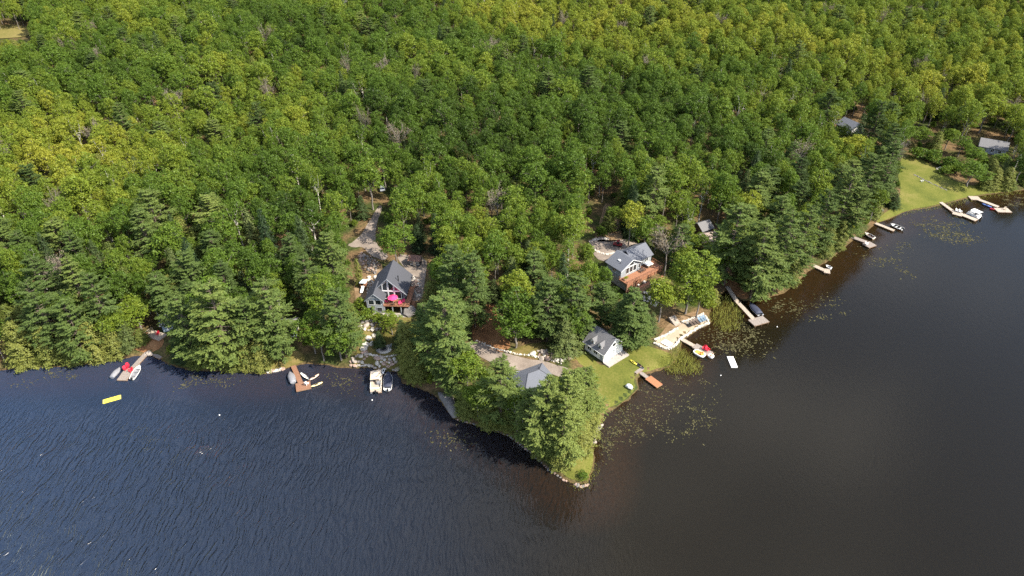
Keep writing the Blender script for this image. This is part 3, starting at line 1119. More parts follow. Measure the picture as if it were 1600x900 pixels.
HAND = [
    # left shore
    ('cedar', 12, 505, 13, 7.5, .75), ('cedar', 52, 512, 12, 6.5, .65), ('cedar', 92, 515, 11, 6, .55), ('cedar', 125, 512, 12, 6.5, .85), ('cedar', 152, 522, 10.5, 6, .75),
    ('spruce', 176, 528, 9, 6.5, .75), ('cedar', 206, 546, 4.5, 3.6, .5), ('white_pine', 96, 468, 20, 10, .45), ('white_pine', 40, 440, 24, 11, .35),
    ('maple', 200, 462, 11.5, 12.5, .62), ('maple', 165, 478, 14, 9, .6), ('white_pine', 135, 425, 24, 10, .40), ('white_pine', 322, 446, 27, 16, .62),
    ('white_pine', 272, 462, 22, 11, .5), ('spruce', 268, 530, 9, 6, .2), ('cedar', 398, 534, 9.5, 5.5, .85), ('cedar', 376, 545, 8, 5, .8), ('cedar', 352, 548, 8, 5.5, .55), ('cedar', 300, 548, 7, 6, .5),
    ('white_pine', 410, 438, 24, 12, .55), ('white_pine', 378, 470, 20, 9, .45), ('white_pine', 425, 490, 17, 8, .5),
    ('maple', 490, 424, 19, 11, .52), ('white_pine', 522, 452, 22, 11, .42), ('maple', 478, 482, 15, 9, .42), ('maple', 520, 498, 14.5, 10, .45), ('maple', 494, 512, 12, 8, .5),
    ('cedar', 540, 470, 13, 6, .4), ('shrub', 560, 462, 5, 4.5, .6), ('cedar', 556, 405, 9, 2.6, .8),
    # chalet surroundings
    ('maple', 608, 484, 8.5, 7, .62), ('cedar', 630, 505, 12, 5.5, .8), ('cedar', 637, 532, 10.5, 5.5, .8), ('cedar', 648, 548, 9, 5.5, .7), ('spruce', 590, 518, 5, 4, .4),
    ('white_pine', 692, 460, 28, 15, .55), ('white_pine', 662, 476, 20, 10, .42), ('maple', 728, 548, 15, 10, .55), ('white_pine', 705, 530, 17, 10, .5), ('cedar', 730, 605, 8, 6, .6),
    ('cedar', 672, 440, 11, 6, .6), ('white_pine', 705, 384, 24, 11, .35), ('white_pine', 738, 396, 24, 11, .38), ('maple', 690, 392, 17, 10, .45), ('shrub', 572, 480, 4.5, 5.5, .55), ('shrub', 590, 488, 3.4, 4.5, .65),
    ('maple', 612, 345, 16, 12, .45), ('spruce', 650, 350, 9.5, 6, .1), ('birch', 480, 308, 19, 10, .2),
    # driveway, garage
    ('maple', 808, 450, 18, 12, .34), ('maple', 806, 482, 13, 11, .36), ('spruce', 884, 498, 11, 9.5, .85), ('white_pine', 858, 432, 21, 10, .40), ('white_pine', 902, 428, 22, 11, .42), ('white_pine', 945, 442, 15, 9, .42),
    ('white_pine', 992, 452, 19, 11, .45), ('white_pine', 975, 470, 14, 8, .42), ('white_pine', 1005, 475, 14, 8, .5), ('maple', 900, 470, 15, 8, .42),
    # cottage and patio
    ('maple', 1040, 430, 16, 11, .72), ('maple', 1090, 384, 23, 14, .60), ('maple', 1102, 425, 16, 10, .62), ('bare_tree', 1052, 342, 20, 10, .45), ('maple', 1012, 335, 14, 9, .5), ('maple', 990, 310, 17, 9, .85),
    ('white_pine', 1028, 258, 25, 12, .6), ('shrub', 1118, 486, 3.5, 4, .75), ('cedar', 1122, 466, 5, 4, .9),
    # right shore
    ('white_pine', 1172, 345, 28, 15, .55), ('white_pine', 1208, 360, 26, 13, .6), ('maple', 1140, 362, 18, 10, .5), ('white_pine', 1240, 330, 27, 12, .5), ('white_pine', 1272, 325, 26, 11, .52), ('cedar', 1248, 408, 10, 5.5, .6),
    ('white_pine', 1225, 400, 18, 11, .58), ('bare_tree', 1222, 342, 20, 9, .8), ('white_pine', 1338, 262, 27, 12, .58), ('white_pine', 1300, 296, 25, 10, .42), ('white_pine', 1372, 240, 26, 10, .45), ('white_pine', 1402, 222, 26, 11, .4), ('cedar', 1300, 352, 11, 5.5, .6),
    ('cedar', 1320, 345, 10, 5, .65), ('maple', 1290, 262, 20, 11, .62), ('maple', 1345, 208, 16, 15, .85), ('maple', 1302, 212, 17, 10, .7), ('white_pine', 1352, 290, 22, 9, .55), ('maple', 1378, 288, 15, 8, .55), ('spruce', 1402, 302, 5.5, 6, .3),
    ('maple', 1530, 246, 12, 13, .42), ('cedar', 1562, 262, 8.5, 5.5, .8), ('cedar', 1582, 262, 8.5, 5.5, .7), ('cedar', 1548, 268, 7, 5, .6), ('shrub', 1438, 228, 5.5, 8, .45), ('shrub', 1462, 232, 5.5, 9, .42), ('shrub', 1488, 242, 5.5, 9, .4), ('shrub', 1480, 258, 3.5, 6, .5), ('shrub', 1500, 254, 4.5, 8, .5),
    ('maple', 1375, 150, 20, 9, .4), ('white_pine', 1380, 158, 22, 9, .2), ('spruce', 1352, 176, 17, 7, .45),
    # the point
    ('white_pine', 858, 605, 23, 10.5, .72), ('white_pine', 834, 636, 17, 9, .66), ('white_pine', 892, 578, 24, 10, .78), ('white_pine', 916, 576, 19, 9.5, .70), ('white_pine', 886, 636, 20, 9.5, .82), ('white_pine', 862, 648, 17, 9, .74), ('white_pine', 782, 574, 21, 10, .6), ('maple', 760, 595, 14, 8, .55),
    ('maple', 868, 585, 12, 7, .72), ('bare_tree', 880, 595, 17, 7, .7), ('birch', 808, 612, 14, 6.5, .55), ('birch', 818, 600, 14, 5.5, .5), ('cedar', 920, 628, 10, 6, .8), ('cedar', 908, 652, 10, 6, .85), ('cedar', 926, 606, 9, 5.5, .75), ('cedar', 765, 622, 8, 6, .7), ('shrub', 912, 738, 1.8, 2.8, .45),
    ('maple', 745, 600, 12, 7.5, .55), ('cedar', 795, 640, 8, 5, .65), ('cedar', 850, 690, 7, 5.5, .75), ('cedar', 880, 692, 7.5, 5.5, .8), ('shrub', 800, 668, 3, 4.5, .5), ('maple', 1448, 196, 9, 9, .5), ('maple', 1490, 198, 10, 9, .55), ('maple', 1510, 212, 9, 9, .42), ('maple', 1422, 190, 11, 9, .45), ('maple', 1530, 228, 9, 10, .45), ('shrub', 1542, 244, 4.5, 7, .45), ('maple', 1336, 206, 6, 7, .7), ('maple', 1096, 362, 9, 6, .5), ('maple', 1112, 378, 7, 6, .5), ('maple', 1322, 192, 10, 7, .6), ('cedar', 952, 330, 7, 5, .5), ('shrub', 940, 352, 4, 5, .45), ('maple', 962, 318, 10, 6, .5), ('cedar', 1556, 248, 7, 5, .6), ('maple', 1572, 236, 9, 8, .5),
]
for t in HAND:
    top(*t)


def stand_and_shade_tint(x, y):
    """how yellow the hardwood stand is here, with haze and cloud shadow painted in"""
    t = 0.47 + 0.07 * min(1, max(0, (y - 280) / 150)) + 0.12 * math.sin(x * 0.021 + 0.6) * math.cos(y * 0.026 + 2.0) + 0.08 * math.sin(x * 0.06 + y * 0.05)  # far crowns tinted lighter in place of haze
    t += 0.36 * math.exp(-(((x + 165) / 60) ** 2 + ((y - 232) / 42) ** 2))
    t += 0.26 * math.exp(-(((x - 210) / 110) ** 2 + ((y - 370) / 90) ** 2))
    t += 0.16 * math.exp(-(((x - 50) / 90) ** 2 + ((y - 400) / 60) ** 2))
    t -= 0.18 * math.exp(-(((x + 20) / 80) ** 2 + ((y - 245) / 45) ** 2))  # this dip and the next paint cloud shadow as darker crowns
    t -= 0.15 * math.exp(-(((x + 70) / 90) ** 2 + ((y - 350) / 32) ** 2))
    t += 0.14 * math.exp(-(((x + 60) / 110) ** 2 + ((y - 470) / 50) ** 2))
    return t


FOOT = [(606, 478, 9), (648, 420, 6), (944, 548, 6.5), (832, 600, 7), (995, 420, 9), (955, 388, 6), (1062, 520, 6), (1085, 506, 6), (1104, 368, 5), (1338, 208, 7), (1545, 236, 8), (240, 518, 5), (448, 515, 5), (572, 452, 3)]
FOOT = [(P(a, b).x, P(a, b).y, r) for a, b, r in FOOT]
rng = random.Random(5)


def try_tree(x, y, kind, h, w, tint, k):
    d = float(sdist(x, y))
    if d < 1.2:
        return False
    if any((x - a) ** 2 + (y - b) ** 2 < r * r for a, b, r in FOOT):
        return False
    if crowded(x, y, w, k):
        return False
    z = float(hz(x, y))
    if blocked(x, y, z, h, w):
        return False
    put(kind, x, y, h, w, tint)
    return True


def choose(x, y, d):
    u = rng.random()
    t = stand_and_shade_tint(x, y) + rng.gauss(0, 0.10)
    coni = 0.045
    if d < 22:
        coni = 0.42
    elif d < 45:
        coni = 0.20
    if -150 < x < -60 and d < 45:
        coni = 0.45
    if u < coni:
        v = rng.random()
        if v < 0.68:
            return 'white_pine', rng.uniform(15, 22), rng.uniform(9, 13), 0.46 + rng.gauss(0, 0.15)
        if v < 0.85:
            return 'spruce', rng.uniform(11, 20), rng.uniform(5.5, 7.5), 0.4 + rng.gauss(0, 0.2)
        return 'cedar', rng.uniform(8, 14), rng.uniform(4.5, 6.5), 0.55 + rng.gauss(0, 0.2)
    if u < coni + 0.05:
        return 'birch', rng.uniform(15, 21), rng.uniform(5.5, 8), t
    if u < coni + 0.064:
        return 'bare_tree', rng.uniform(15, 20), rng.uniform(6, 9), rng.uniform(0, 1)
    wm = min(13.5, max(5.5, rng.lognormvariate(2.12, 0.25)))
    return 'maple', min(23, 9 + wm * rng.uniform(0.75, 1.25)), wm, t


# dense shore fringe, then the woods
cnt = 0
for _ in range(80000):
    y = rng.uniform(110, 760)
    xm = 0.78 * (y * CP + HCAM * SP) + 55
    x = rng.uniform(-xm, xm)
    d = float(sdist(x, y))
    if d < 1.2:
        continue
    k, h, w, t = choose(x, y, d)
    if try_tree(x, y, k, h, w, t, rng.uniform(0.58, 0.74)):
        cnt += 1
# understorey where gaps are left
for _ in range(16000):
    y = rng.uniform(110, 420)
    xm = 0.78 * (y * CP + HCAM * SP) + 20
    x = rng.uniform(-xm, xm)
    if float(sdist(x, y)) < 0.8:
        continue
    if rng.random() < 0.5:
        try_tree(x, y, 'shrub', rng.uniform(2.0, 5.0), rng.uniform(2.5, 5.0), 0.4 + rng.gauss(0, 0.14), 0.52)
    else:
        try_tree(x, y, rng.choice(['maple', 'cedar', 'birch', 'spruce']), rng.uniform(6, 11), rng.uniform(4, 6), stand_and_shade_tint(x, y) + rng.gauss(0.04, 0.12), 0.60)
# low growth right along the waterline
for i in range(len(shore_w) - 1):
    a, b = shore_w[i], shore_w[i + 1]
    n = max(1, int(np.hypot(*(b - a)) / 2.0))
    for q in range(n):
        t = (q + rng.random()) / n
        nrm = np.array([-(b - a)[1], (b - a)[0]])
        nrm = nrm / np.hypot(*nrm)
        p = a + (b - a) * t + nrm * rng.uniform(1.2, 3.2)
        try_tree(p[0], p[1], rng.choice(['shrub', 'shrub', 'cedar']), rng.uniform(1.8, 4.5), rng.uniform(2.4, 4.2), 0.5 + rng.gauss(0, 0.18), 0.45)

# which ones show largest in the photograph
LAND = [('dark-roofed chalet', 606, 465), ('brown garden shed', 648, 402), ('yellow floating mat', 174, 622), ('left red-chair dock', 205, 575),
        ('sandy clearing', 245, 520), ('kayak dock', 472, 590), ('white cottage', 450, 515), ('pontoon boat dock', 595, 595), ('bare grey shore rock', 700, 632),
        ('grassy tip', 905, 745), ('house on the point', 832, 592), ('driveway bend', 760, 550), ('white garage', 945, 540), ('beach patio', 1062, 522),
        ('red-decked cottage', 995, 415), ('parking yard', 950, 385), ('lone cabin roof', 1104, 360), ('dark-covered boat', 1180, 490), ('hidden tan dock', 1285, 420), ('square-ended bay dock', 1350, 376),
        ('speedboat dock', 1393, 356), ('wide bay lawn', 1440, 290), ('far gabled house', 1336, 200), ('far grey roof', 1545, 230), ('gravel lane', 575, 365), ('dirt path', 950, 335)]
WORDS = {'maple': ('maple', 'maple_tree', 'tree', 'round-crowned maple'), 'birch': ('birch', 'birch_tree', 'tree', 'slender birch'), 'white_pine': ('pine', 'pine_tree', 'tree', 'feathery white pine'),
         'spruce': ('spruce', 'spruce_tree', 'tree', 'conical spruce'), 'cedar': ('cedar', 'cedar_tree', 'tree', 'narrow cedar'), 'bare_tree': ('bare tree', 'bare_tree', 'tree', 'grey leafless tree'), 'shrub': ('shrub', 'shrub', 'shrub', 'leafy shrub')}


def tintword(t, kind):
    if kind == 'bare_tree':
        return 'brownish' if t < 0.5 else 'pale'
    if kind in ('maple', 'birch', 'shrub'):
        return 'dark green' if t < 0.3 else 'mid green' if t < 0.5 else 'bright green' if t < 0.68 else 'yellow-green'
    if kind == 'cedar':
        return 'olive green' if t < 0.6 else 'yellowish'
    return 'deep green' if t < 0.38 else 'soft green' if t < 0.65 else 'pale green'


def ordinal(n):
    w = ['', 'nearest', 'second nearest', 'third nearest', 'fourth nearest', 'fifth nearest', 'sixth nearest', 'seventh nearest', 'eighth nearest', 'ninth nearest', 'tenth nearest']
    return w[n] if n < len(w) else '%d%s nearest' % (n, 'th' if 10 < n % 100 < 14 else {1: 'st', 2: 'nd', 3: 'rd'}.get(n % 10, 'th'))


info = []
for i, (kind, x, y, z, h, w, t, hand) in enumerate(TREES):
    px, py, s = proj(x, y, z + h * 0.62)
    inside = -0.3 * w * s < px < 1600 + 0.3 * w * s and py > -5
    best = min(LAND, key=lambda l: (l[1] - px) ** 2 + (1.5 * (l[2] - py)) ** 2)
    dx, dy = px - best[1], (py - best[2]) * 1.5
    dr = ('beyond' if dy < 0 else 'in front of') if abs(dy) > abs(dx) else ('left of' if dx < 0 else 'right of')
    info.append((inside, w * h * s * s * (3 if hand else 1), best[0], dr, math.hypot(dx, dy)))
order = sorted([i for i in range(len(TREES)) if info[i][0]], key=lambda i: -info[i][1])
SINGLE = set()
nshrub = 0
for i in order:
    if TREES[i][0] == 'shrub' and not TREES[i][7]:
        if nshrub >= 30 or info[i][1] < 250:
            continue
        nshrub += 1
    SINGLE.add(i)
    if len(SINGLE) >= 300:
        break
rank = {}
for i in sorted(range(len(TREES)), key=lambda i: info[i][4]):
    if info[i][0]:
        key = (TREES[i][0], info[i][2], info[i][3])
        rank.setdefault(key, []).append(i)
RANK = {i: n + 1 for v in rank.values() for n, i in enumerate(v)}

pts, ki, sc_, ro, tn = [], [], [], [], []
for i, (kind, x, y, z, h, w, t, hand) in enumerate(TREES):
    ids = BYKIND[kind]
    v = ids[rng.randrange(len(ids))]
    k = KINDS[v]
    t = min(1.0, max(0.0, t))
    a = rng.uniform(0, 6.283)
    s3 = (w / k['w'], w / k['w'], h / k['h'])
    if i in SINGLE:
        wd = WORDS[kind]
        lab = '%s %s, %s %s %s the %s' % (tintword(t, kind), wd[3], ordinal(RANK[i]), wd[0], info[i][3], info[i][2])
        e = empty(wd[1], (x, y, z), a, lab, wd[2], 'shrubs by the shore' if kind == 'shrub' else 'trees nearest the lake')
        e.scale = s3
        link('trunk', k['trunk'], e)
        c = link('crown', k['crown'], e)
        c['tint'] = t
    else:
        pts.append((x, y, z))
        ki.append(v)
        sc_.append(s3)
        ro.append((0, 0, a))
        tn.append(t)
print('TREES', len(TREES), 'single', len(SINGLE), 'mass', len(pts))

# the rest of the woods: one mass, placed with geometry nodes
kcol = bpy.data.collections.new('tree_kinds')
for i, k in enumerate(KINDS):
    kcol.objects.link(bpy.data.objects.new('kind_%02d' % i, k['whole']))
fme = bpy.data.meshes.new('forest')
fme.from_pydata(pts, [], [])
at = fme.attributes.new('kind', 'INT', 'POINT')
at.data.foreach_set('value', np.array(ki, np.int32))
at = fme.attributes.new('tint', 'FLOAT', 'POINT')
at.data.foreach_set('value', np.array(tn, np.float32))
at = fme.attributes.new('scl', 'FLOAT_VECTOR', 'POINT')
at.data.foreach_set('vector', np.array(sc_, np.float32).ravel())
at = fme.attributes.new('rot', 'FLOAT_VECTOR', 'POINT')
at.data.foreach_set('vector', np.array(ro, np.float32).ravel())
fo = tag(link('forest', fme), 'dense mixed forest of maples and pines covering the hills behind the shore', 'forest', kind='stuff')
ng = bpy.data.node_groups.new('forest', 'GeometryNodeTree')
ng.interface.new_socket('Geometry', in_out='INPUT', socket_type='NodeSocketGeometry')
ng.interface.new_socket('Geometry', in_out='OUTPUT', socket_type='NodeSocketGeometry')
gi = ng.nodes.new('NodeGroupInput')
go = ng.nodes.new('NodeGroupOutput')
ip = ng.nodes.new('GeometryNodeInstanceOnPoints')
ci = ng.nodes.new('GeometryNodeCollectionInfo')
ci.inputs['Collection'].default_value = kcol
ci.inputs['Separate Children'].default_value = True
ci.inputs['Reset Children'].default_value = True
ip.inputs['Pick Instance'].default_value = True


def named(nm, ty):
    n = ng.nodes.new('GeometryNodeInputNamedAttribute')
    n.data_type = ty
    n.inputs['Name'].default_value = nm
    return [o for o in n.outputs if o.enabled and o.name == 'Attribute'][0]


ng.links.new(gi.outputs[0], ip.inputs['Points'])
ng.links.new(ci.outputs[0], ip.inputs['Instance'])
ng.links.new(named('kind', 'INT'), ip.inputs['Instance Index'])
ng.links.new(named('rot', 'FLOAT_VECTOR'), ip.inputs['Rotation'])
ng.links.new(named('scl', 'FLOAT_VECTOR'), ip.inputs['Scale'])
ng.links.new(ip.outputs[0], go.inputs[0])
md = fo.modifiers.new('forest', 'NODES')
md.node_group = ng

# ------------------------------------------------------------------ buildings
def gable_body(w, l, hw, hr, x0=0.0, y0=0.0, z0=0.0, ax='y'):
    """walls of a gabled block, ridge along y (or x)"""
    m = MB()
    if ax == 'y':
        prof = [(-w / 2, 0), (w / 2, 0), (w / 2, hw), (0, hr), (-w / 2, hw)]
        m.slab([(x0 + a, y0, z0 + b) for a, b in prof], (0, l, 0))
    else:
        prof = [(0, 0), (l, 0), (l, hw), (l / 2, hr), (0, hw)]
        m.slab([(x0 - w / 2, y0 + a, z0 + b) for a, b in prof], (w, 0, 0))
    return m


def gable_roof(w, l, hw, hr, x0=0.0, y0=0.0, z0=0.0, ax='y', over=0.5, t=0.18, y1=None):
    m = MB()
    half = (w if ax == 'y' else l) / 2
    sl = (hr - hw) / half
    up = 0.06
    for sg in (-1, 1):
        e = half + over
        if ax == 'y':
            a, b = y0 - over, y0 + l + over
            p = [(x0, a, z0 + hr + up), (x0 + sg * e, a, z0 + hr - sl * e + up), (x0 + sg * e, b, z0 + hr - sl * e + up), (x0, b, z0 + hr + up)]
        else:
            a, b = x0 - w / 2 - over, x0 + w / 2 + over
            c = y0 + l / 2
            p = [(a, c, z0 + hr + up), (a, c + sg * e, z0 + hr - sl * e + up), (b, c + sg * e, z0 + hr - sl * e + up), (b, c, z0 + hr + up)]
        m.slab(p, (0, 0, t))
    return m


def window(parent, x, y, z, w, h, rz=0.0, m=None, bars=1, name='window'):
    """framed window facing local -y at (x, y), turned by rz; pane is its own piece"""
    m = m or M_TRIM
    f = MB()
    b = 0.09
    f.box(-w / 2 - b, w / 2 + b, -0.08, 0.02, -b, 0.0).box(-w / 2 - b, w / 2 + b, -0.08, 0.02, h, h + b)
    f.box(-w / 2 - b, -w / 2, -0.08, 0.02, 0, h).box(w / 2, w / 2 + b, -0.08, 0.02, 0, h)
    for k in range(1, bars + 1):
        c = -w / 2 + w * k / (bars + 1)
        f.box(c - 0.035, c + 0.035, -0.07, 0.02, 0, h)
    o = f.build(name, m, parent, (x, y, z), (0, 0, rz))
    MB().box(-w / 2, w / 2, -0.04, 0.01, 0, h).build('pane', M_GLASS, o)
    return o


def door(parent, x, y, z, w, h, rz=0.0, m=None):
    o = MB().box(-w / 2, w / 2, -0.06, 0.02, 0, h).build('door', m or M_TRIM, parent, (x, y, z), (0, 0, rz))
    MB().box(w / 2 - 0.16, w / 2 - 0.06, -0.12, -0.06, h * 0.47, h * 0.52).build('handle', M_BLACKPL, o)
    return o


def glazing(parent, pts, y):
    """a pane of any outline with a frame round it, facing -y"""
    n = len(pts)
    f = MB()
    for i in range(n):
        a = Vector((pts[i][0], y - 0.04, pts[i][1]))
        b = Vector((pts[(i + 1) % n][0], y - 0.04, pts[(i + 1) % n][1]))
        f.tube(a, b, 0.09, 0.09, 4)
    o = f.build('window', M_TRIM, parent)
    MB().slab([(p[0], y - 0.06, p[1]) for p in pts], (0, 0.05, 0)).build('pane', M_GLASS, o)
    return o


def railing(parent, pts, z, h=0.95, m=None, step=1.6, name='railing'):
    f = MB()
    for (ax, ay), (bx, by) in zip(pts[:-1], pts[1:]):
        ln = math.hypot(bx - ax, by - ay)
        f.tube((ax, ay, z + h), (bx, by, z + h), 0.06, 0.06, 4)
        f.tube((ax, ay, z + h * 0.5), (bx, by, z + h * 0.5), 0.03, 0.03, 4)
        f.tube((ax, ay, z + h * 0.15), (bx, by, z + h * 0.15), 0.03, 0.03, 4)
        n = max(1, int(ln / step))
        for k in range(n + 1):
            q = k / n
            f.tube((ax + (bx - ax) * q, ay + (by - ay) * q, z), (ax + (bx - ax) * q, ay + (by - ay) * q, z + h), 0.05, 0.05, 4)
    return f.build(name, m or M_CEDARDECK, parent)


def boards(parent, x0, x1, y0, y1, z, m, along='x', step=0.3, name='decking', t=0.06):
    f = MB()
    if along == 'x':
        n = max(2, int((y1 - y0) / step))
        for k in range(n):
            a = y0 + (y1 - y0) * k / n
            f.box(x0, x1, a + 0.012, a + (y1 - y0) / n - 0.012, z - t, z + random.uniform(-0.006, 0.006))
    else:
        n = max(2, int((x1 - x0) / step))
        for k in range(n):
            a = x0 + (x1 - x0) * k / n
            f.box(a + 0.012, a + (x1 - x0) / n - 0.012, y0, y1, z - t, z + random.uniform(-0.006, 0.006))
    return f.build(name, m, parent)


# --- chalet with the tall glazed gable
zc = 4.2
pk = V(603.7, 437.6, zc + 9.4)
ch = empty('chalet', (pk.x, pk.y + 0.6, zc), R(-3), 'dark-roofed chalet with tall glazed gable above the terraced rocks', 'house')
CW, CL, EV, RD = 9.4, 9.0, 4.8, 9.4
gable_body(CW, CL, EV, RD).build('wall', M_DARKSIDE, ch)
rf = gable_roof(CW, CL, EV, RD, over=0.55).build('roof', M_SHINGLE, ch)
MB().tube((2.6, 2.4, 6.4), (2.6, 2.4, 8.7), 0.13, 0.13, 8).tube((2.6, 2.4, 8.7), (2.6, 2.4, 8.95), 0.2, 0.16, 8).build('chimney_pipe', M_BLACKPL, rf)
MB().tube((2.9, 1.6, 6.2), (2.9, 1.6, 6.9), 0.09, 0.09, 6).build('vent_pipe', M_WHITEPL, rf)
fb = MB()
for sg in (-1, 1):
    fb.tube((0, -0.57, RD + 0.1), (sg * 5.25, -0.57, RD + 0.1 - 5.25 * (RD - EV) / 4.7), 0.11, 0.11, 4)
fb.build('fascia', M_GREYSIDE, rf)
sl_ = (RD - EV) / (CW / 2)
for (a, b, lo) in ((-1.55, -0.15, 5.5), (0.15, 1.55, 5.5), (1.75, 3.3, 5.5)):
    hi = lambda x: RD - abs(x) * sl_ - 0.55
    glazing(ch, [(a, lo), (b, lo), (b, hi(b)), (a, hi(a))], -0.02)
for (a, b) in ((-1.6, -0.1), (0.1, 1.6), (1.8, 3.6)):
    glazing(ch, [(a, 2.75), (b, 2.75), (b, 5.2), (a, 5.2)], -0.02)
for a in (-1.7, 0.0, 1.68, 4.3):
    MB().box(a - 0.1, a + 0.1, -0.12, -0.01, 2.7, RD - abs(a) * sl_ - 0.3).build('post', M_GREYSIDE, ch)
MB().box(-1.8, 4.3, -0.14, -0.02, 5.22, 5.46).build('beam', M_TRIM, ch)
# front wing
WX, WW, WL = -3.3, 4.6, 3.4
gable_body(WW, WL + 0.5, 4.5, 6.6, WX, -WL, 0).build('wing_wall', M_GREYSIDE, ch)
gable_roof(WW, WL + 2.2, 4.5, 6.6, WX, -WL, 0, over=0.45).build('wing_roof', M_SHINGLE, ch)
tb = MB()
for sg in (-1, 1):
    tb.tube((WX, -WL - 0.46, 6.72), (WX + sg * 2.75, -WL - 0.46, 6.72 - 2.75 * 2.1 / 2.3), 0.1, 0.1, 4)
tb.tube((WX - 1.3, -WL - 0.3, 5.4), (WX + 1.3, -WL - 0.3, 5.4), 0.09, 0.09, 4).tube((WX, -WL - 0.3, 5.4), (WX, -WL - 0.3, 6.5), 0.09, 0.09, 4)
tb.build('gable_truss', M_GREYSIDE, ch)
window(ch, WX - 0.95, -WL, 2.9, 1.5, 1.55, bars=0)
window(ch, WX + 0.95, -WL, 2.9, 1.5, 1.55, bars=0)
for x in (WX - 1.2, WX + 1.2, 0.2, 2.6):
    window(ch, x, -WL if x < -1 else -0.0, 0.5, 1.3, 1.4, bars=0, m=M_GREYSIDE)
for yy in (2.2, 5.6):
    window(ch, CW / 2, yy, 2.9, 1.1, 1.2, R(90))
# deck round the front and the right side
dk = MB().box(-1.0, 6.3, -WL, -0.1, 2.38, 2.48).box(4.85, 6.3, -0.1, 6.5, 2.38, 2.48)
dk.build('deck_joists', M_TIMBER, ch)
boards(ch, -1.0, 6.3, -WL - 0.05, -0.1, 2.55, M_CEDARDECK, 'x', 0.28)
boards(ch, 4.85, 6.3, -0.1, 6.5, 2.552, M_CEDARDECK, 'y', 0.28)
railing(ch, [(-0.95, -WL), (6.25, -WL), (6.25, 6.5)], 2.56)
for x in (-0.8, 1.5, 3.9, 6.1):
    MB().box(x - 0.12, x + 0.12, -WL + 0.05, -WL + 0.29, -1.0, 2.38).build('deck_post', M_GREYSIDE, ch)
st = MB()
for k in range(10):
    st.box(6.35, 7.5, -WL + 0.2 + k * 0.3, -WL + 0.5 + k * 0.3, 0.1 + k * 0.24, 0.16 + k * 0.24)
st.build('stair', M_CEDARDECK, ch)
MB().box(-5.6, 6.0, -WL - 1.6, -WL + 0.2, -0.4, 0.06).build('stone_terrace', M_CONCRETE, ch)


def on_chalet(x, y, z):
    return ch.matrix_basis @ Vector((x, y, z))


def chair(name, loc, rz, m, label, group=None, s=1.0, cat='chair'):
    """slatted garden chair with fan back and broad arms"""
    e = empty(name, loc, rz, label, cat, group)
    e.scale = (s, s, s)
    f = MB()
    for k in range(4):
        f.box(-0.28, 0.28, -0.32 + k * 0.14, -0.2 + k * 0.14, 0.34 - k * 0.03, 0.37 - k * 0.03)
    f.build('seat', m, e)
    f = MB()
    for k in range(5):
        x = -0.26 + k * 0.13
        tp = 1.02 - abs(k - 2) * 0.05
        f.slab([(x - 0.055, 0.2, 0.26), (x + 0.055, 0.2, 0.26), (x + 0.06, 0.5, tp), (x - 0.06, 0.5, tp)], (0, 0.03, 0))
    f.build('backrest', m, e)
    for sg in (-1, 1):
        MB().box(sg * 0.4 - 0.08, sg * 0.4 + 0.08, -0.42, 0.34, 0.54, 0.57).build('armrest', m, e)
        MB().box(sg * 0.34 - 0.03, sg * 0.34 + 0.03, -0.38, -0.28, 0, 0.54).build('leg', m, e)
        MB().box(sg * 0.34 - 0.03, sg * 0.34 + 0.03, 0.22, 0.32, 0, 0.54).build('leg', m, e)
    return e


# parasol and seats on the chalet deck
pu = on_chalet(1.55, -1.9, 2.56)
um = empty('parasol', pu, 0, 'pink parasol open over the chalet deck', 'parasol')
MB().tube((0, 0, 0), (0, 0, 2.45), 0.035, 0.035, 6).build('pole', M_TRIM, um)
MB().tube((0, 0, 0), (0, 0, 0.1), 0.3, 0.25, 10).build('base', M_BLACKPL, um)
cv = MB()
ring = [(1.45 * math.cos(k * math.pi / 4), 1.45 * math.sin(k * math.pi / 4), 1.92) for k in range(8)]
cv.add(ring + [(0, 0, 2.5)], [(k, (k + 1) % 8, 8) for k in range(8)])
cv.add([(p[0], p[1], p[2] - 0.14) for p in ring] + ring, [(k, (k + 1) % 8, 8 + (k + 1) % 8, 8 + k) for k in range(8)])
cv.build('canopy', M_PINK, um)
for k in range(8):
    MB().tube((0.02, 0, 2.42), (ring[k][0] * 0.97, ring[k][1] * 0.97, 1.93), 0.018, 0.018, 4).build('rib', M_TRIM, um)
chair('deck_chair', on_chalet(3.6, -2.5, 2.56), R(20), M_PINK, 'pink chair at the right end of the chalet deck', 'pink deck chairs')
chair('deck_chair', on_chalet(4.2, -1.4, 2.56), R(-50), M_PINK, 'pink chair nearer the glass at the right end of the chalet deck', 'pink deck chairs')
chair('deck_chair', on_chalet(-0.35, -1.8, 2.56), R(120), M_PINK, 'pink chair beside the front wing on the chalet deck', 'pink deck chairs')
bb = empty('patio_table', on_chalet(1.6, -2.9, 2.56), 0, 'low dark table at the front rail of the chalet deck', 'table')
MB().box(-0.55, 0.55, -0.3, 0.3, 0.42, 0.48).build('tabletop', M_BLACKPL, bb)
for sx in (-0.5, 0.5):
    for sy in (-0.25, 0.25):
        MB().box(sx - 0.03, sx + 0.03, sy - 0.03, sy + 0.03, 0, 0.42).build('leg', M_BLACKPL, bb)

# --- brown shed behind the chalet
ps = P(648, 416)
sh = empty('garden_shed', ps, R(-8), 'small brown-roofed shed on the gravel behind the chalet', 'shed')
gable_body(3.2, 2.8, 2.1, 2.9, 0, 0, -0.3, 'x').build('wall', M_DARKSIDE, sh)
gable_roof(3.2, 2.8, 2.4, 3.2, 0, 0, -0.3, 'x', 0.35, 0.12).build('roof', M_SHINGLE_BR, sh)
window(sh, -0.95, 0, 0.7, 0.7, 0.9)
window(sh, 0.95, 0, 0.7, 0.7, 0.9)
door(sh, 0, 0, 0, 0.8, 1.75, m=M_BEIGE)

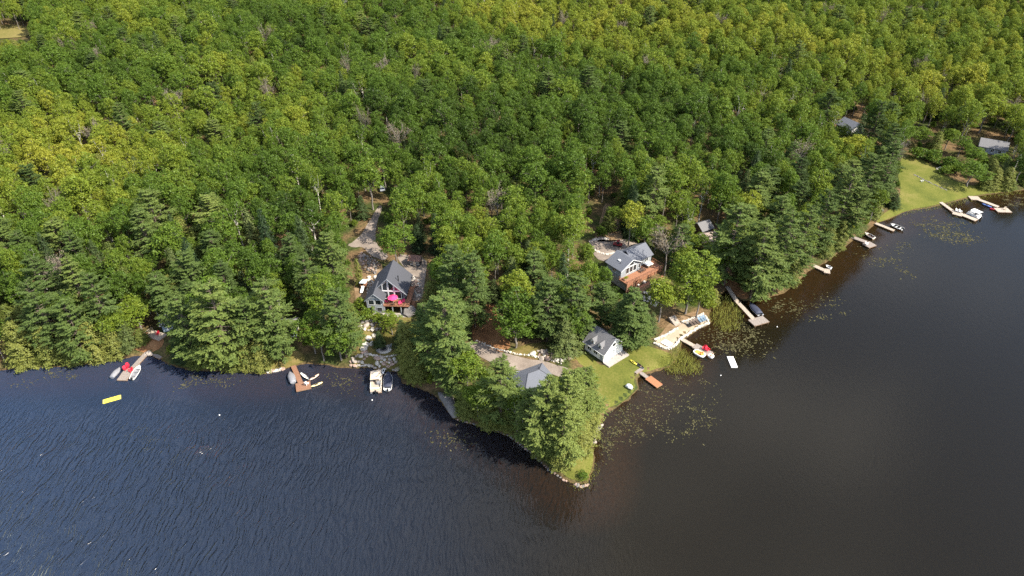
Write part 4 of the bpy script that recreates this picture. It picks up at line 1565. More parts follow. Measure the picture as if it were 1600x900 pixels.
# --- playhouse beside the chalet
pp = P(569, 449)
ph_ = empty('playhouse', pp, R(-5), 'small pale-roofed playhouse with white slide beside the chalet', 'playhouse')
MB().box(-0.8, 0.8, -0.8, 0.8, 0.9, 1.0).build('platform', M_CEDARDECK, ph_)
for sx in (-0.75, 0.75):
    for sy in (-0.75, 0.75):
        MB().box(sx - 0.06, sx + 0.06, sy - 0.06, sy + 0.06, -0.3, 2.2).build('post', M_CEDARDECK, ph_)
MB().add([(-1.0, -1.0, 2.15), (1.0, -1.0, 2.15), (1.0, 1.0, 2.15), (-1.0, 1.0, 2.15), (0, 0, 3.0)], [(0, 1, 4), (1, 2, 4), (2, 3, 4), (3, 0, 4), (3, 2, 1, 0)]).build('roof', mat('pale_metal', (0.55, 0.60, 0.66), 0.5, 0.06, 3), ph_)
MB().box(-0.85, -0.79, -0.8, 0.8, 1.0, 1.6).box(0.79, 0.85, -0.8, 0.8, 1.0, 1.6).build('side_panel', M_CEDARDECK, ph_)
MB().slab([(-0.42, -0.8, 1.0), (0.42, -0.8, 1.0), (0.42, -3.0, 0.12), (-0.42, -3.0, 0.12)], (0, 0, 0.08)).build('slide', M_WHITEPL, ph_)

# --- white garage with two dormers
zg = 1.4
ga = V(942, 565, zg)
gb = V(973, 549, zg)
grz = R(40)
gw = (gb - ga).length * 1.02
gc = (ga + gb) / 2
gr = empty('garage', (gc.x, gc.y, zg), grz, 'white two-dormer garage with grey roof on the lakeside lawn', 'garage')
GL, GE, GR = 6.9, 2.9, 6.1
gable_body(gw, GL, GE, GR).build('wall', M_WHITE, gr)
rg_ = gable_roof(gw, GL, GE, GR, over=0.45).build('roof', M_SHINGLE_G, gr)
tb = MB()
for sg in (-1, 1):
    e = gw / 2 + 0.5
    tb.tube((0, -0.46, GR + 0.12), (sg * e, -0.46, GR + 0.12 - e * (GR - GE) / (gw / 2)), 0.1, 0.1, 4)
    tb.tube((sg * e, -0.46, GR + 0.12 - e * (GR - GE) / (gw / 2)), (sg * e, GL + 0.46, GR + 0.12 - e * (GR - GE) / (gw / 2)), 0.09, 0.09, 4)
tb.build('fascia', M_TRIM, rg_)
gd = MB()
for k in range(4):
    gd.box(-2.3, 2.3, -0.07, 0.0, 0.06 + k * 0.56, 0.58 + k * 0.56)
gd.build('garage_door', M_WHITEPL, gr)
fr_ = MB().box(-2.5, -2.34, -0.09, 0.02, 0, 2.45).box(2.34, 2.5, -0.09, 0.02, 0, 2.45).box(-2.5, 2.5, -0.09, 0.02, 2.36, 2.52)
fr_.build('door_frame', M_TRIM, gr)
window(gr, 0, 0, 3.75, 0.8, 0.6, bars=0, m=M_DARKSIDE)
door(gr, -gw / 2, 0.9, 0.05, 0.9, 2.05, R(-90), M_GREYSIDE)
for yy in (2.9, 5.2):
    window(gr, -gw / 2, yy, 1.0, 1.2, 1.0, R(-90))
sgl = (GR - GE) / (gw / 2)
for yy in (2.0, 4.7):
    d = empty('dormer', (-gw / 2 + 0.35, yy, GE + 0.15), R(-90))
    d.parent = gr
    gable_body(1.35, 1.9, 1.15, 1.85).build('wall', M_WHITE, d)
    gable_roof(1.35, 1.75, 1.15, 1.85, over=0.2, t=0.1).build('roof', M_SHINGLE_G, d)
    dw = window(d, 0, 0, 0.25, 0.62, 0.85, bars=0)
    for c in list(dw.children):
        c.parent = d
        c.location = dw.location
MB().box(-gw / 2 - 0.2, gw / 2 + 0.3, -2.2, -0.02, -0.5, 0.03).build('apron', M_CONCRETE, gr)

# --- house among the pines on the point
hp = V(834, 604, 1.7)
hh = empty('lake_house', hp, R(28), 'slate-roofed house half hidden by pines on the point', 'house')
MB().box(-4.2, 4.2, -3.2, 3.6, -0.6, 2.7).build('wall', M_GREYSIDE, hh)
rw, rl = 4.8, 4.0
hr_ = MB().add([(-rw, -rl + 0.2, 2.65), (rw, -rl + 0.2, 2.65), (rw, rl + 0.2, 2.65), (-rw, rl + 0.2, 2.65), (-1.6, 0.2, 4.9), (1.6, 0.2, 4.9)], [(0, 1, 5, 4), (1, 2, 5), (2, 3, 4, 5), (3, 0, 4), (3, 2, 1, 0)]).build('roof', M_SHINGLE_B, hh)
MB().tube((1.9, 1.0, 4.2), (1.9, 1.0, 4.85), 0.1, 0.1, 6).build('vent_pipe', M_BLACKPL, hr_)
rdg = MB()
for a, b in (((-1.6, 0.2, 4.93), (1.6, 0.2, 4.93)), ((-rw, -rl + 0.2, 2.68), (-1.6, 0.2, 4.93)), ((rw, -rl + 0.2, 2.68), (1.6, 0.2, 4.93)), ((rw, rl + 0.2, 2.68), (1.6, 0.2, 4.93))):
    rdg.tube(a, b, 0.07, 0.07, 4)
rdg.build('ridge_cap', M_SHINGLE, hr_)
for x in (-2.4, 0, 2.4):
    window(hh, x, -3.2, 0.9, 1.3, 1.2)
door(hh, 4.2, 1.0, 0, 0.9, 2.0, R(90))

# --- cottage with the long red deck
zk = 7.6
pk2 = V(996.6, 407, zk + 5.0)
ct = empty('cottage', (pk2.x - 0.3, pk2.y + 0.9, zk), R(37), 'slate-roofed cottage with white-trimmed gable above the long red deck', 'house')
AW, AL, AE, AR = 8.2, 5.8, 2.7, 4.9
gable_body(AW, AL, AE, AR, -1.2, 0.5, 0).build('wall', M_GREYSIDE, ct)
cr_ = gable_roof(AW, AL, AE, AR, -1.2, 0.5, 0, over=0.5).build('roof', M_SHINGLE_B, ct)
MB().box(-3.6, -2.8, 3.0, 3.9, 3.8, 4.15).build('skylight', M_WHITEPL, cr_)
MB().tube((-3.9, 2.4, 3.2), (-3.9, 2.4, 4.1), 0.1, 0.1, 6).build('vent_pipe', M_BLACKPL, cr_)
gable_body(6.2, 6.6, 2.6, 4.8, 5.4, 1.6, 0, 'x').build('wing_wall', M_GREYSIDE, ct)
gable_roof(7.4, 6.6, 2.6, 4.8, 4.8, 1.6, 0, 'x', 0.45).build('wing_roof', M_SHINGLE_B, ct)
tb = MB()
for sg in (-1, 1):
    tb.tube((-1.2, -0.03, 5.02), (-1.2 + sg * 4.6, -0.03, 5.02 - 4.6 * 2.2 / 4.1), 0.11, 0.11, 4)
tb.build('fascia', M_TRIM, ct)
for x in (-2.7, -1.2, 0.3):
    window(ct, x, 0.5, 0.7, 1.15, 1.9, bars=0)
glazing(ct, [(-2.1, 3.0), (-0.3, 3.0), (-0.3, 3.8), (-1.2, 4.25), (-2.1, 3.8)], 0.48)
window(ct, 2.3, 0.5, 0.9, 0.7, 1.4, bars=0)
for x in (4.2, 6.4):
    window(ct, x, 1.6, 1.0, 1.3, 1.1)
window(ct, -5.3, 3.2, 1.0, 1.2, 1.1, R(-90))
boards(ct, -6.0, 9.2, -3.0, 0.42, 0.02, M_CEDARDECK, 'x', 0.28)
boards(ct, 3.2, 9.2, 0.44, 1.65, 0.024, M_CEDARDECK, 'x', 0.28)
MB().box(-6.0, 9.2, -2.98, 0.4, -0.3, -0.06).build('deck_joists', M_CEDARDECK, ct)
railing(ct, [(-6.0, 0.4), (-6.0, -2.95), (9.15, -2.95), (9.15, 1.6)], 0.03)
for k in range(6):
    x = -5.8 + k * 2.95
    MB().box(x - 0.1, x + 0.1, -2.9, -2.7, -3.4, -0.3).build('deck_post', M_TIMBER, ct)
MB().box(-6.0, 9.0, -2.7, -2.6, -3.2, -0.4).build('lattice_skirt', M_CEDARDECK, ct)
MB().box(-5.4, 9.0, -2.5, 7.5, -3.0, -0.01).build('foundation', M_CONCRETE, ct)
boards(ct, -5.0, 8.0, -5.0, -4.0, -1.7, M_CEDARDECK, 'x', 0.28, 'lower_step')
MB().box(-5.0, 8.0, -4.95, -4.05, -4.0, -1.77).build('step_base', M_TIMBER, ct)


def on_cottage(x, y, z):
    return ct.matrix_basis @ Vector((x, y, z))


chair('deck_chair', on_cottage(1.9, -0.9, 0.03), R(37 - 20), M_DARKBROWN, 'dark chair by the white gable windows on the long red deck', 'dark deck chairs')
chair('deck_chair', on_cottage(3.1, -0.8, 0.03), R(37 + 15), M_DARKBROWN, 'dark chair by the spa end of the long red deck', 'dark deck chairs')
sp = empty('hot_tub', on_cottage(6.0, 0.2, 0.03), R(37), 'white-topped hot tub on the long red deck', 'hot tub')
MB().box(-1.1, 1.1, -0.9, 0.9, 0, 0.8).build('cabinet', M_BROWNSIDE, sp, bevel=0.04)
MB().box(-1.15, 1.15, -0.95, 0.95, 0.8, 0.95).build('lid', M_WHITEPL, sp, bevel=0.04)
pl = empty('planter', on_cottage(-4.6, -1.0, 0.03), R(37), 'planter of yellow leaves at the end of the long red deck', 'planter')
MB().box(-0.9, 0.9, -0.4, 0.4, 0, 0.5).build('box', M_TIMBER, pl)
fl = link('foliage', KINDS[BYKIND['shrub'][1]]['crown'], pl, (0, 0, 0.3), None, (0.5, 0.35, 0.35))
fl['tint'] = 0.95


# --- small cabins and far houses
def cabin(name, px, py, z, rz, w, l, hw, hr, roof, wall, label, ax='y', wins=2, cat='cabin'):
    g = V(px, py, z)
    e = empty(name, g, R(rz), label, cat)
    gable_body(w, l, hw + 1.0, hr + 1.0, 0, 0, -1.0, ax).build('wall', wall, e)
    gable_roof(w, l, hw, hr, 0, 0, 0, ax, 0.45).build('roof', roof, e)
    for k in range(wins):
        x = (k - (wins - 1) / 2) * w / (wins + 0.6)
        window(e, x, 0, 0.9, 1.1, 1.2)
    door(e, w / 2, l * 0.4, 0, 0.9, 2.0, R(90))
    return e


cabin('cabin', 1104, 368, 5.2, 30, 4.4, 4.8, 2.4, 4.0, M_SHINGLE_G, M_BROWNSIDE, 'small grey-roofed cabin alone under the dark trees', 'x')
cabin('bunkhouse', 1108, 386, 4.6, 22, 6.0, 4.6, 2.4, 3.7, mat('tan_shingles', (0.27, 0.21, 0.18), 0.85, 0.2, 5), M_BROWNSIDE, 'tan-roofed bunkhouse peeking out below the small cabin', 'x')
fh = cabin('far_house', 1338, 212, 7.0, 25, 7.5, 8.0, 3.0, 5.2, M_SHINGLE_B, M_WHITE, 'white gabled house tucked in the far woods', 'y', 2, 'house')
glazing(fh, [(-1.2, 3.1), (1.2, 3.1), (0, 4.4)], -0.02)
cabin('shore_house', 1548, 241, 4.0, -30, 9.5, 8.0, 2.6, 4.6, M_SHINGLE_G, M_GREYSIDE, 'grey-roofed house behind the round lawn tree', 'x', 3, 'house')
cabin('white_cottage', 447, 528, 3.0, 10, 6.0, 5.0, 2.5, 4.0, M_SHINGLE_G, M_WHITE, 'white-walled cottage half hidden behind shoreline pines', 'x', 2, 'house')
lc_ = cabin('deck_cottage', 274, 516, 2.6, 18, 6.0, 5.5, 2.5, 4.0, M_SHINGLE_B, mat('blue_grey_siding', (0.20, 0.25, 0.30), 0.7, 0.1, 3), 'blue-grey cottage hidden in the trees by the sandy clearing', 'x', 2, 'house')
lw = empty('deck_platform', V(243, 524, 3.0), R(-24), 'weathered raised deck with log rails above the sandy clearing', 'deck')
boards(lw, -2.6, 2.6, -1.3, 1.6, 0.0, M_DOCKPALE, 'x', 0.28)
MB().box(-2.6, 2.6, -1.25, 1.55, -0.3, -0.06).build('frame', M_TIMBER, lw)
for x in (-2.4, 0, 2.4):
    for y in (-1.1, 1.4):
        MB().box(x - 0.09, x + 0.09, y - 0.09, y + 0.09, -2.0, -0.3).build('post', M_TIMBER, lw)
railing(lw, [(-2.55, 1.5), (-2.55, -1.25), (0.4, -1.25)], 0.0, m=M_DOCKPALE)
st = MB()
for k in range(6):
    st.box(-2.4, -1.2, -1.6 - k * 0.3, -1.32 - k * 0.3, -0.28 - k * 0.2, -0.22 - k * 0.2)
st.build('stair', M_DOCKPALE, lw)
chair('garden_chair', lw.matrix_basis @ Vector((0.3, 0.5, 0)), R(-20), M_RED, 'red chair on the weathered deck above the sandy clearing')

# --- fire pit and seats below the chalet
fp = P(600, 546)
fe = empty('fire_pit', fp, 0, 'round stone fire pit on the grass below the chalet', 'fire pit')
for k in range(11):
    a = k * 2 * math.pi / 11
    MB().box(-0.22, 0.22, -0.16, 0.16, 0, 0.32).build('stone', M_GREYSTONE, fe, (0.85 * math.cos(a), 0.85 * math.sin(a), 0.04), (0, 0, a + math.pi / 2), bevel=0.05)
MB().tube((0, 0, 0.02), (0, 0, 0.14), 0.75, 0.7, 12).build('ash_bed', M_BLACKPL, fe)
pd = MB()
pd.add([(2.1 * math.cos(k * 0.45), 1.9 * math.sin(k * 0.45), 0.09 if True else 0) for k in range(14)], [tuple(range(14))])
pd.build('stone_pad', M_PALESTONE, fe)
for k, (a, nm) in enumerate(((0.5, 'chair on the chalet side of the fire pit'), (2.3, 'chair on the driveway side of the fire pit'), (3.9, 'chair on the far left of the fire pit'))):
    q = fp + Vector((1.75 * math.cos(a), 1.75 * math.sin(a), 0.1))
    chair('garden_chair', q, a - math.pi / 2, M_GREYPL, 'grey ' + nm, 'chairs round the fire pit')

# ------------------------------------------------------------------ rocks
def rockmesh(seed, m, flat=0.6, sub=2):
    rs = np.random.RandomState(seed)
    bm = bmesh.new()
    bmesh.ops.create_icosphere(bm, subdivisions=sub, radius=1.0)
    ax = unit(rs.normal(size=(7, 3)))
    of = rs.uniform(0.55, 0.9, size=7)
    for v in bm.verts:
        c = np.array(v.co)
        for a, o in zip(ax, of):
            d = c @ a
            if d > o:
                c = c - a * (d - o)
        c = c + rs.normal(size=3) * 0.035
        v.co = (c[0], c[1], c[2] * flat)
    me = bpy.data.meshes.new('boulder')
    bm.to_mesh(me)
    bm.free()
    me.materials.append(m)
    return me


ROCKS = {k: [rockmesh(s * 7 + j, m, 0.55 + 0.1 * s) for s in range(4)] for j, (k, m) in enumerate((('tan', M_STONE), ('pink', M_PINKSTONE), ('grey', M_GREYSTONE), ('pale', M_PALESTONE)))}


def rockpile(name, label, pix, kind, n, smin, smax, cat='rocks', line=False, stack=0.0):
    """loose boulders spread in an outline (or along a line) of photo pixels, each its own piece"""
    pw = [P(a, b) for a, b in pix]
    c = sum(pw, Vector()) / len(pw)
    e = empty(name, c, 0, label, cat)
    rr = random.Random(hash(label) % 1000 if False else len(label) * 13 + n)
    xs = [p.x for p in pw]
    ys = [p.y for p in pw]
    poly = [(p.x, p.y) for p in pw]
    done = []
    k = 0
    tries = 0
    if line:
        seg = [(pw[i + 1] - pw[i]).length for i in range(len(pw) - 1)]
        tot = sum(seg)
    while k < n and tries < n * 30:
        tries += 1
        s = rr.uniform(smin, smax)
        if line:
            t = tot * (k + rr.uniform(-0.2, 0.2)) / max(1, n - 1)
            t = min(max(t, 0), tot - 1e-3)
            i = 0
            while t > seg[i]:
                t -= seg[i]
                i += 1
            p = pw[i] + (pw[i + 1] - pw[i]) * (t / seg[i])
            x, y = p.x + rr.uniform(-.12, .12), p.y + rr.uniform(-.12, .12)
        else:
            x, y = rr.uniform(min(xs), max(xs)), rr.uniform(min(ys), max(ys))
            if not pip(poly, np.array([x]), np.array([y]))[0]:
                continue
            if any((x - a) ** 2 + (y - b) ** 2 < (0.75 * (s + q)) ** 2 for a, b, q in done):
                continue
        done.append((x, y, s))
        kk = kind if isinstance(kind, str) else rr.choice(kind)
        me = ROCKS[kk][rr.randrange(4)]
        z = max(float(hz(x, y)), -0.15)
        for lev in range(2 if stack else 1):
            o = link('boulder', me, e, (x - c.x, y - c.y, z - c.z + s * 0.18 + lev * stack), (rr.uniform(-.25, .25), rr.uniform(-.25, .25), rr.uniform(0, 6.28)), (s * rr.uniform(.85, 1.3), s * rr.uniform(.7, 1.0), s * rr.uniform(.7, 1.1)))
        k += 1
    return e


rockpile('rock_terrace', 'pale boulders stepping down in front of the chalet wing', [(558, 506), (572, 498), (596, 500), (594, 514), (575, 518), (560, 514)], ['tan', 'pale', 'grey'], 34, 0.45, 1.0)
rockpile('rock_terrace', 'smooth sloping slab rocks beside the fire pit grass', [(570, 530), (578, 518), (586, 524), (582, 538), (568, 548)], ['tan', 'pale'], 12, 0.8, 1.5)
rockpile('rock_terrace', 'jumbled rocks on the shore left of the pontoon boat', [(546, 570), (552, 558), (570, 548), (574, 560), (562, 570), (552, 574)], ['tan', 'pink', 'pale'], 26, 0.4, 0.9)
rockpile('rock_terrace', 'broken rocks and steps leading to the pontoon boat dock', [(586, 560), (604, 560), (622, 562), (621, 580), (604, 579), (590, 574)], ['tan', 'pale', 'pink'], 36, 0.4, 0.95)
rockpile('rock_edge', 'row of small stones edging the water below the fire pit', [(553, 573), (574, 570), (588, 575)], ['tan', 'pale'], 20, 0.3, 0.5, line=True)
rockpile('rock_edge', 'row of flat stones edging the grass step below the fire pit', [(568, 552), (585, 556), (604, 558), (620, 555)], ['tan', 'pale'], 24, 0.3, 0.55, line=True)
rockpile('rock_bank', 'reddish boulders heaped along the lane above the chalet', [(564, 395), (578, 400), (592, 412), (586, 430), (572, 420), (562, 408)], ['pink', 'tan', 'grey'], 46, 0.4, 0.95)
rockpile('rock_bank', 'pale stones heaped on the dirt bank left of the chalet', [(572, 432), (590, 432), (584, 458), (574, 462)], ['tan', 'pale'], 26, 0.35, 0.8)
rockpile('rock_bank', 'pinkish rocks spilling down right of the chalet deck', [(644, 432), (656, 436), (656, 462), (646, 470), (642, 450)], ['pink', 'pale'], 30, 0.35, 0.85)
rockpile('large_boulder', 'large grey-brown boulder under the right corner of the chalet deck', [(640, 490), (646, 490), (643, 494)], 'grey', 1, 2.4, 2.5, 'boulder')
rockpile('rock_garden', 'pink rock garden between the driveway and the white garage', [(824, 552), (845, 545), (875, 545), (902, 548), (892, 562), (870, 566), (842, 560)], ['pink', 'tan', 'pale'], 60, 0.5, 1.15)
rockpile('rock_edge', 'line of pale kerb stones along the inner driveway bend', [(744, 532), (772, 545), (806, 553), (846, 558), (876, 568)], 'pale', 40, 0.28, 0.5, line=True)
rockpile('stone_wall', 'pale stacked stone wall on the inland side of the beach patio', [(1023, 531), (1043, 523), (1057, 514)], 'pale', 26, 0.3, 0.45, 'wall', True, 0.3)
rockpile('stone_wall', 'pale stacked stone wall behind the patio loungers', [(1066, 504), (1089, 496), (1098, 491)], 'pale', 22, 0.3, 0.45, 'wall', True, 0.3)
rockpile('stone_wall', 'pale stone wall holding the patio above the water', [(1022, 537), (1037, 544.5), (1048, 545.5), (1056, 539), (1062, 530), (1078, 520.5), (1095, 510.5), (1107, 506), (1101, 494)], 'pale', 76, 0.32, 0.48, 'wall', True, 0.28)
rockpile('rock_steps', 'pale rock steps between the red-decked cottage and the patio', [(992, 448), (1010, 440), (1028, 446), (1034, 462), (1024, 480), (1008, 472)], 'pale', 70, 0.45, 1.0)
rockpile('rock_edge', 'pale stones edging the parking yard behind the cottage', [(930, 392), (945, 398), (960, 396), (978, 390), (990, 386)], 'pale', 26, 0.35, 0.7, line=True)
rockpile('rock_edge', 'pale rocks heaped at the back of the parking yard', [(922, 378), (936, 373), (950, 374)], ['pale', 'tan'], 16, 0.4, 0.8, line=True)
rockpile('shore_rocks', 'pinkish flat rocks on the shore left of the brown dock', [(418, 582), (428, 580), (442, 577)], ['pink', 'pale'], 16, 0.4, 0.75, line=True)
rockpile('shore_rocks', 'small rocks at the very tip of the point', [(898, 757), (908, 760), (918, 757)], ['grey', 'pink'], 9, 0.25, 0.5, line=True)
rockpile('shore_rocks', 'drift-strewn rocks on the bay side of the point', [(928, 690), (932, 672), (940, 664)], ['grey', 'tan'], 14, 0.3, 0.65, line=True)
rockpile('shore_rocks', 'low stones scattered along the lake side of the point', [(716, 656), (742, 663), (768, 670), (800, 684), (830, 708), (858, 734), (885, 752)], ['grey', 'grey', 'pink'], 40, 0.18, 0.42, line=True)
rockpile('lawn_stones', 'pale stones beside the shrubs on the bay lawn', [(1464, 264), (1472, 263), (1478, 266)], 'pale', 7, 0.5, 0.9, line=True)
rockpile('lawn_edging', 'low dark stone line crossing the bay lawn', [(1428, 273), (1445, 282), (1462, 290), (1478, 297)], 'grey', 30, 0.25, 0.42, line=True)
rockpile('shore_rocks', 'pale rounded rock beside the left dock walkway', [(229, 553), (232, 552), (235, 554)], 'tan', 3, 0.7, 1.1, line=True)

# sloping bedrock at the shore
ro_ = P(699, 634)
oc = MB()
rs = np.random.RandomState(3)
out_ = [P(684, 613), P(696, 614), P(708, 620), P(713, 634), P(716, 650), V(708, 656, -0.3), V(700, 645, -0.3), V(692, 632, -0.3), V(685, 622, -0.2)]
mid = sum(out_, Vector()) / len(out_)
rings = []
for s, hgt in ((1.08, -0.5), (1.0, 0.15), (0.8, 0.75), (0.5, 1.15), (0.2, 1.3)):
    rings.append([(mid + (p - mid) * s * rs.uniform(0.94, 1.06) + Vector((0, 0, hgt + rs.normal() * 0.12))) - ro_ for p in out_])
oc.loft(rings)
tag(oc.build('shore_bedrock', M_GREYSTONE, None, ro_, smooth=True), 'bare grey bedrock sloping into the water below the tall pines', 'rock')


# ------------------------------------------------------------------ docks
def dock(label, segs, m, frame=None, name='dock', z=0.5, cat='dock', posts=True):
    """segs: (pixel start, pixel end, width in metres, lengthwise boards?)"""
    o = V(segs[0][0][0], segs[0][0][1], 0)
    e = empty(name, (o.x, o.y, 0), 0, label, cat)
    for i, sg in enumerate(segs):
        a, b, w = sg[:3]
        mm = sg[3] if len(sg) > 3 else m
        A, B = V(*a, z), V(*b, z)
        d = B - A
        ln = d.length
        rz = math.atan2(d.y, d.x)
        loc = (A.x - o.x, A.y - o.y, z + i * 0.004)
        f = MB()
        n = max(3, int(ln / 0.3))
        for k in range(n):
            x = ln * k / n
            f.box(x + 0.012, x + ln / n - 0.012, -w / 2 - random.uniform(0, 0.02), w / 2 + random.uniform(0, 0.02), -0.05, random.uniform(-0.006, 0.006))
        f.build('decking', mm, e, loc, (0, 0, rz))
        MB().box(0.02, ln - 0.02, -w / 2 + 0.03, -w / 2 + 0.13, -0.3, -0.06).box(0.02, ln - 0.02, w / 2 - 0.13, w / 2 - 0.03, -0.3, -0.06).box(0.02, 0.14, -w / 2 + 0.13, w / 2 - 0.13, -0.3, -0.06).box(ln - 0.14, ln - 0.02, -w / 2 + 0.13, w / 2 - 0.13, -0.3, -0.06).build('frame', frame or M_TIMBER, e, loc, (0, 0, rz))
        if posts:
            for x in ([0.3, ln - 0.3] if ln < 4 else [0.3, ln / 2, ln - 0.3]):
                for sy in (-1, 1):
                    MB().tube((x, sy * (w / 2 - 0.05), -2.0), (x, sy * (w / 2 - 0.05), 0.12), 0.07, 0.07, 6).build('post', frame or M_TIMBER, e, loc, (0, 0, rz))
    return e


dock('grey dock with red chairs on the left shore', [((231, 549), (207, 575), 1.3), ((203, 575.5), (190, 594), 2.5)], M_DOCKGREY)
dock('low plank landing beside the left dock', [((240, 553), (251, 559), 1.0)], M_DOCKGREY, name='landing')
dock('brown dock with kayaks tied at its wide end', [((458, 571), (470, 599), 1.25), ((473, 597), (474.5, 609), 3.6)], M_DOCKBROWN)
dock('narrow dock between the pontoon boat and the covered boat', [((594, 576), (593.5, 588), 1.3), ((594, 588), (593.5, 613), 0.9)], M_DOCKPALE)
dn = dock('grey dock platform with canoes on the garage lawn', [((978.6, 565.5), (1000.8, 580.2), 2.9)], M_DOCKGREY, z=1.0)
dock('short grey gangway out to the orange-brown raft', [((1000.5, 581.5), (1011.5, 589.5), 1.1)], M_DOCKGREY, name='gangway', z=0.6)
dock('orange-brown swim raft off the garage lawn', [((1012.6, 589.5), (1031, 603), 2.1)], M_DOCKRAFT, name='swim_raft', cat='raft', posts=False, z=0.45)
dock('pale dock with red chairs and paddle boats by the beach patio', [((1064, 529), (1084, 540), 1.3, M_DOCKPALE), ((1085, 539.5), (1111, 553.5), 2.3)], M_DOCKGREY)
dock('long pale walkway dock beside the covered boat', z=0.85, segs=[((1136, 447), (1151, 470), 1.3), ((1151, 470), (1178, 499), 1.3), ((1174, 504.5), (1197, 498), 3.0, M_DOCKGREY)], m=M_DOCKPALE)
dock('hidden tan dock under the overhanging shore pines', [((1270, 414), (1288, 422), 1.6), ((1287, 422.5), (1297, 424), 2.6)], M_DOCKPALE)
dock('square-ended grey dock below the tall bay pines', [((1330, 369.5), (1354, 378), 1.8), ((1352.5, 384), (1364, 380), 3.0)], M_DOCKGREY)
dock('narrow pale dock at the speedboat with black tower', [((1368, 348.5), (1397, 360), 1.5)], M_DOCKPALE)
dock('pale dock with chairs beside the white pontoon boat', [((1469, 315), (1491, 331), 1.4), ((1489, 331.5), (1504, 335.5), 3.2), ((1504, 335), (1526, 344), 2.2)], M_DOCKPALE)
dock('long tan dock at the far end of the bay lawn', [((1515, 309), (1531, 309.5), 3.0), ((1529, 311.5), (1560, 323), 1.7), ((1556, 328), (1578, 328.5), 3.2)], M_DOCKPALE)


def mat_raft(label, a, b, w, m, name='floating_mat', t=0.12):
    A, B = V(*a, 0.1), V(*b, 0.1)
    d = B - A
    e = empty(name, (A.x, A.y, 0.02), math.atan2(d.y, d.x), label, 'raft')
    ln = d.length
    f = MB().box(0, ln, -w / 2, w / 2, 0, t)
    f.build('pad', m, e, bevel=0.04)
    MB().box(0.1, 0.2, -w / 2 + 0.1, w / 2 - 0.1, t + 0.002, t + 0.03).box(ln - 0.2, ln - 0.1, -w / 2 + 0.1, w / 2 - 0.1, t + 0.002, t + 0.03).build('strap', M_GREYPL if m is not M_WHITEPL else M_BEIGE, e)
    return e


mat_raft('yellow floating mat out on the open water', (160.5, 628), (189, 620), 1.5, M_YELLOW, t=0.16)
mat_raft('white swim raft floating off the beach patio', (1140.5, 557.5), (1147.5, 574.5), 1.7, M_WHITEPL, 'swim_raft', 0.3)
# white platform on the patio
wp = [V(1031.4, 536, 0.8), V(1039, 531, 0.8), V(1052, 537.8, 0.8), V(1045, 543, 0.8)]
wc = sum(wp, Vector()) / 4
tag(MB().slab([p - wc for p in wp], (0, 0, 0.22)).build('lounge_platform', M_WHITEPL, None, wc + Vector((0, 0, 0.1)), bevel=0.05), 'white square lounge platform at the lawn end of the patio', 'platform')


# ------------------------------------------------------------------ boats
def section(y, hw, z0, z1, n=8):
    """half-round hull section at station y, from gunwale to gunwale"""
    return [(hw * math.cos(math.pi * k / n) if hw else 0, y, z1 - (z1 - z0) * math.sin(math.pi * k / n)) for k in range(n + 1)]


def hullmesh(Ln, Wd, D, bow=0.45, stern=0.8, double=False, n=9, sheer=0.15):
    m = MB()
    secs = []
    for i in range(n):
        t = i / (n - 1)
        if double:
            s = math.sin(math.pi * (0.04 + 0.92 * t)) ** 0.7
        else:
            s = stern + (1 - stern) * min(1, t * 2.5) if t < 0.5 else max(0.04, (1 - ((t - 0.5) / 0.5) ** 2.2))
        rise_ = D * sheer * ((2 * t - 1) ** 2 if double else max(0, t - 0.4) ** 2 * 3)
        secs.append(section(-Ln / 2 + Ln * t, Wd / 2 * s, 0.0 + rise_ * 0.5, D + rise_))
    return m, secs


def canoe(label, a, b, m, inner=None, z=0.05, wd=0.75, name='canoe', open_=True, cat='canoe', group=None):
    A, B = V(*a, z), V(*b, z)
    d = B - A
    ln = d.length
    c = (A + B) / 2
    e = empty(name, (c.x, c.y, z), math.atan2(d.y, d.x) - math.pi / 2, label, cat, group)
    h, secs = hullmesh(ln, wd, 0.36, double=True)
    h.loft(secs, closed=not open_, cap=not open_)
    h.build('hull', m, e, smooth=True)
    if open_:
        i2 = MB()
        i2.loft([[(x * 0.9, y * 0.97, zz * 0.9 + 0.05) for (x, y, zz) in s] for s in secs], closed=False, cap=False)
        i2.build('inside', inner or M_GREYPL, e, smooth=True)
        for q in (-0.25, 0.2):
            MB().box(-wd * 0.44, wd * 0.44, ln * q - 0.1, ln * q + 0.1, 0.26, 0.3).build('seat', M_TIMBER, e)
    else:
        MB().add([(0.23 * math.cos(k * math.pi / 5) * wd / 0.75, 0.45 * math.sin(k * math.pi / 5), 0.375) for k in range(10)], [tuple(range(10))]).build('cockpit', inner or M_BLACKPL, e)
        MB().box(-0.15, 0.15, -0.42, -0.36, 0.36, 0.55).build('seat_back', inner or M_BLACKPL, e)
    return e


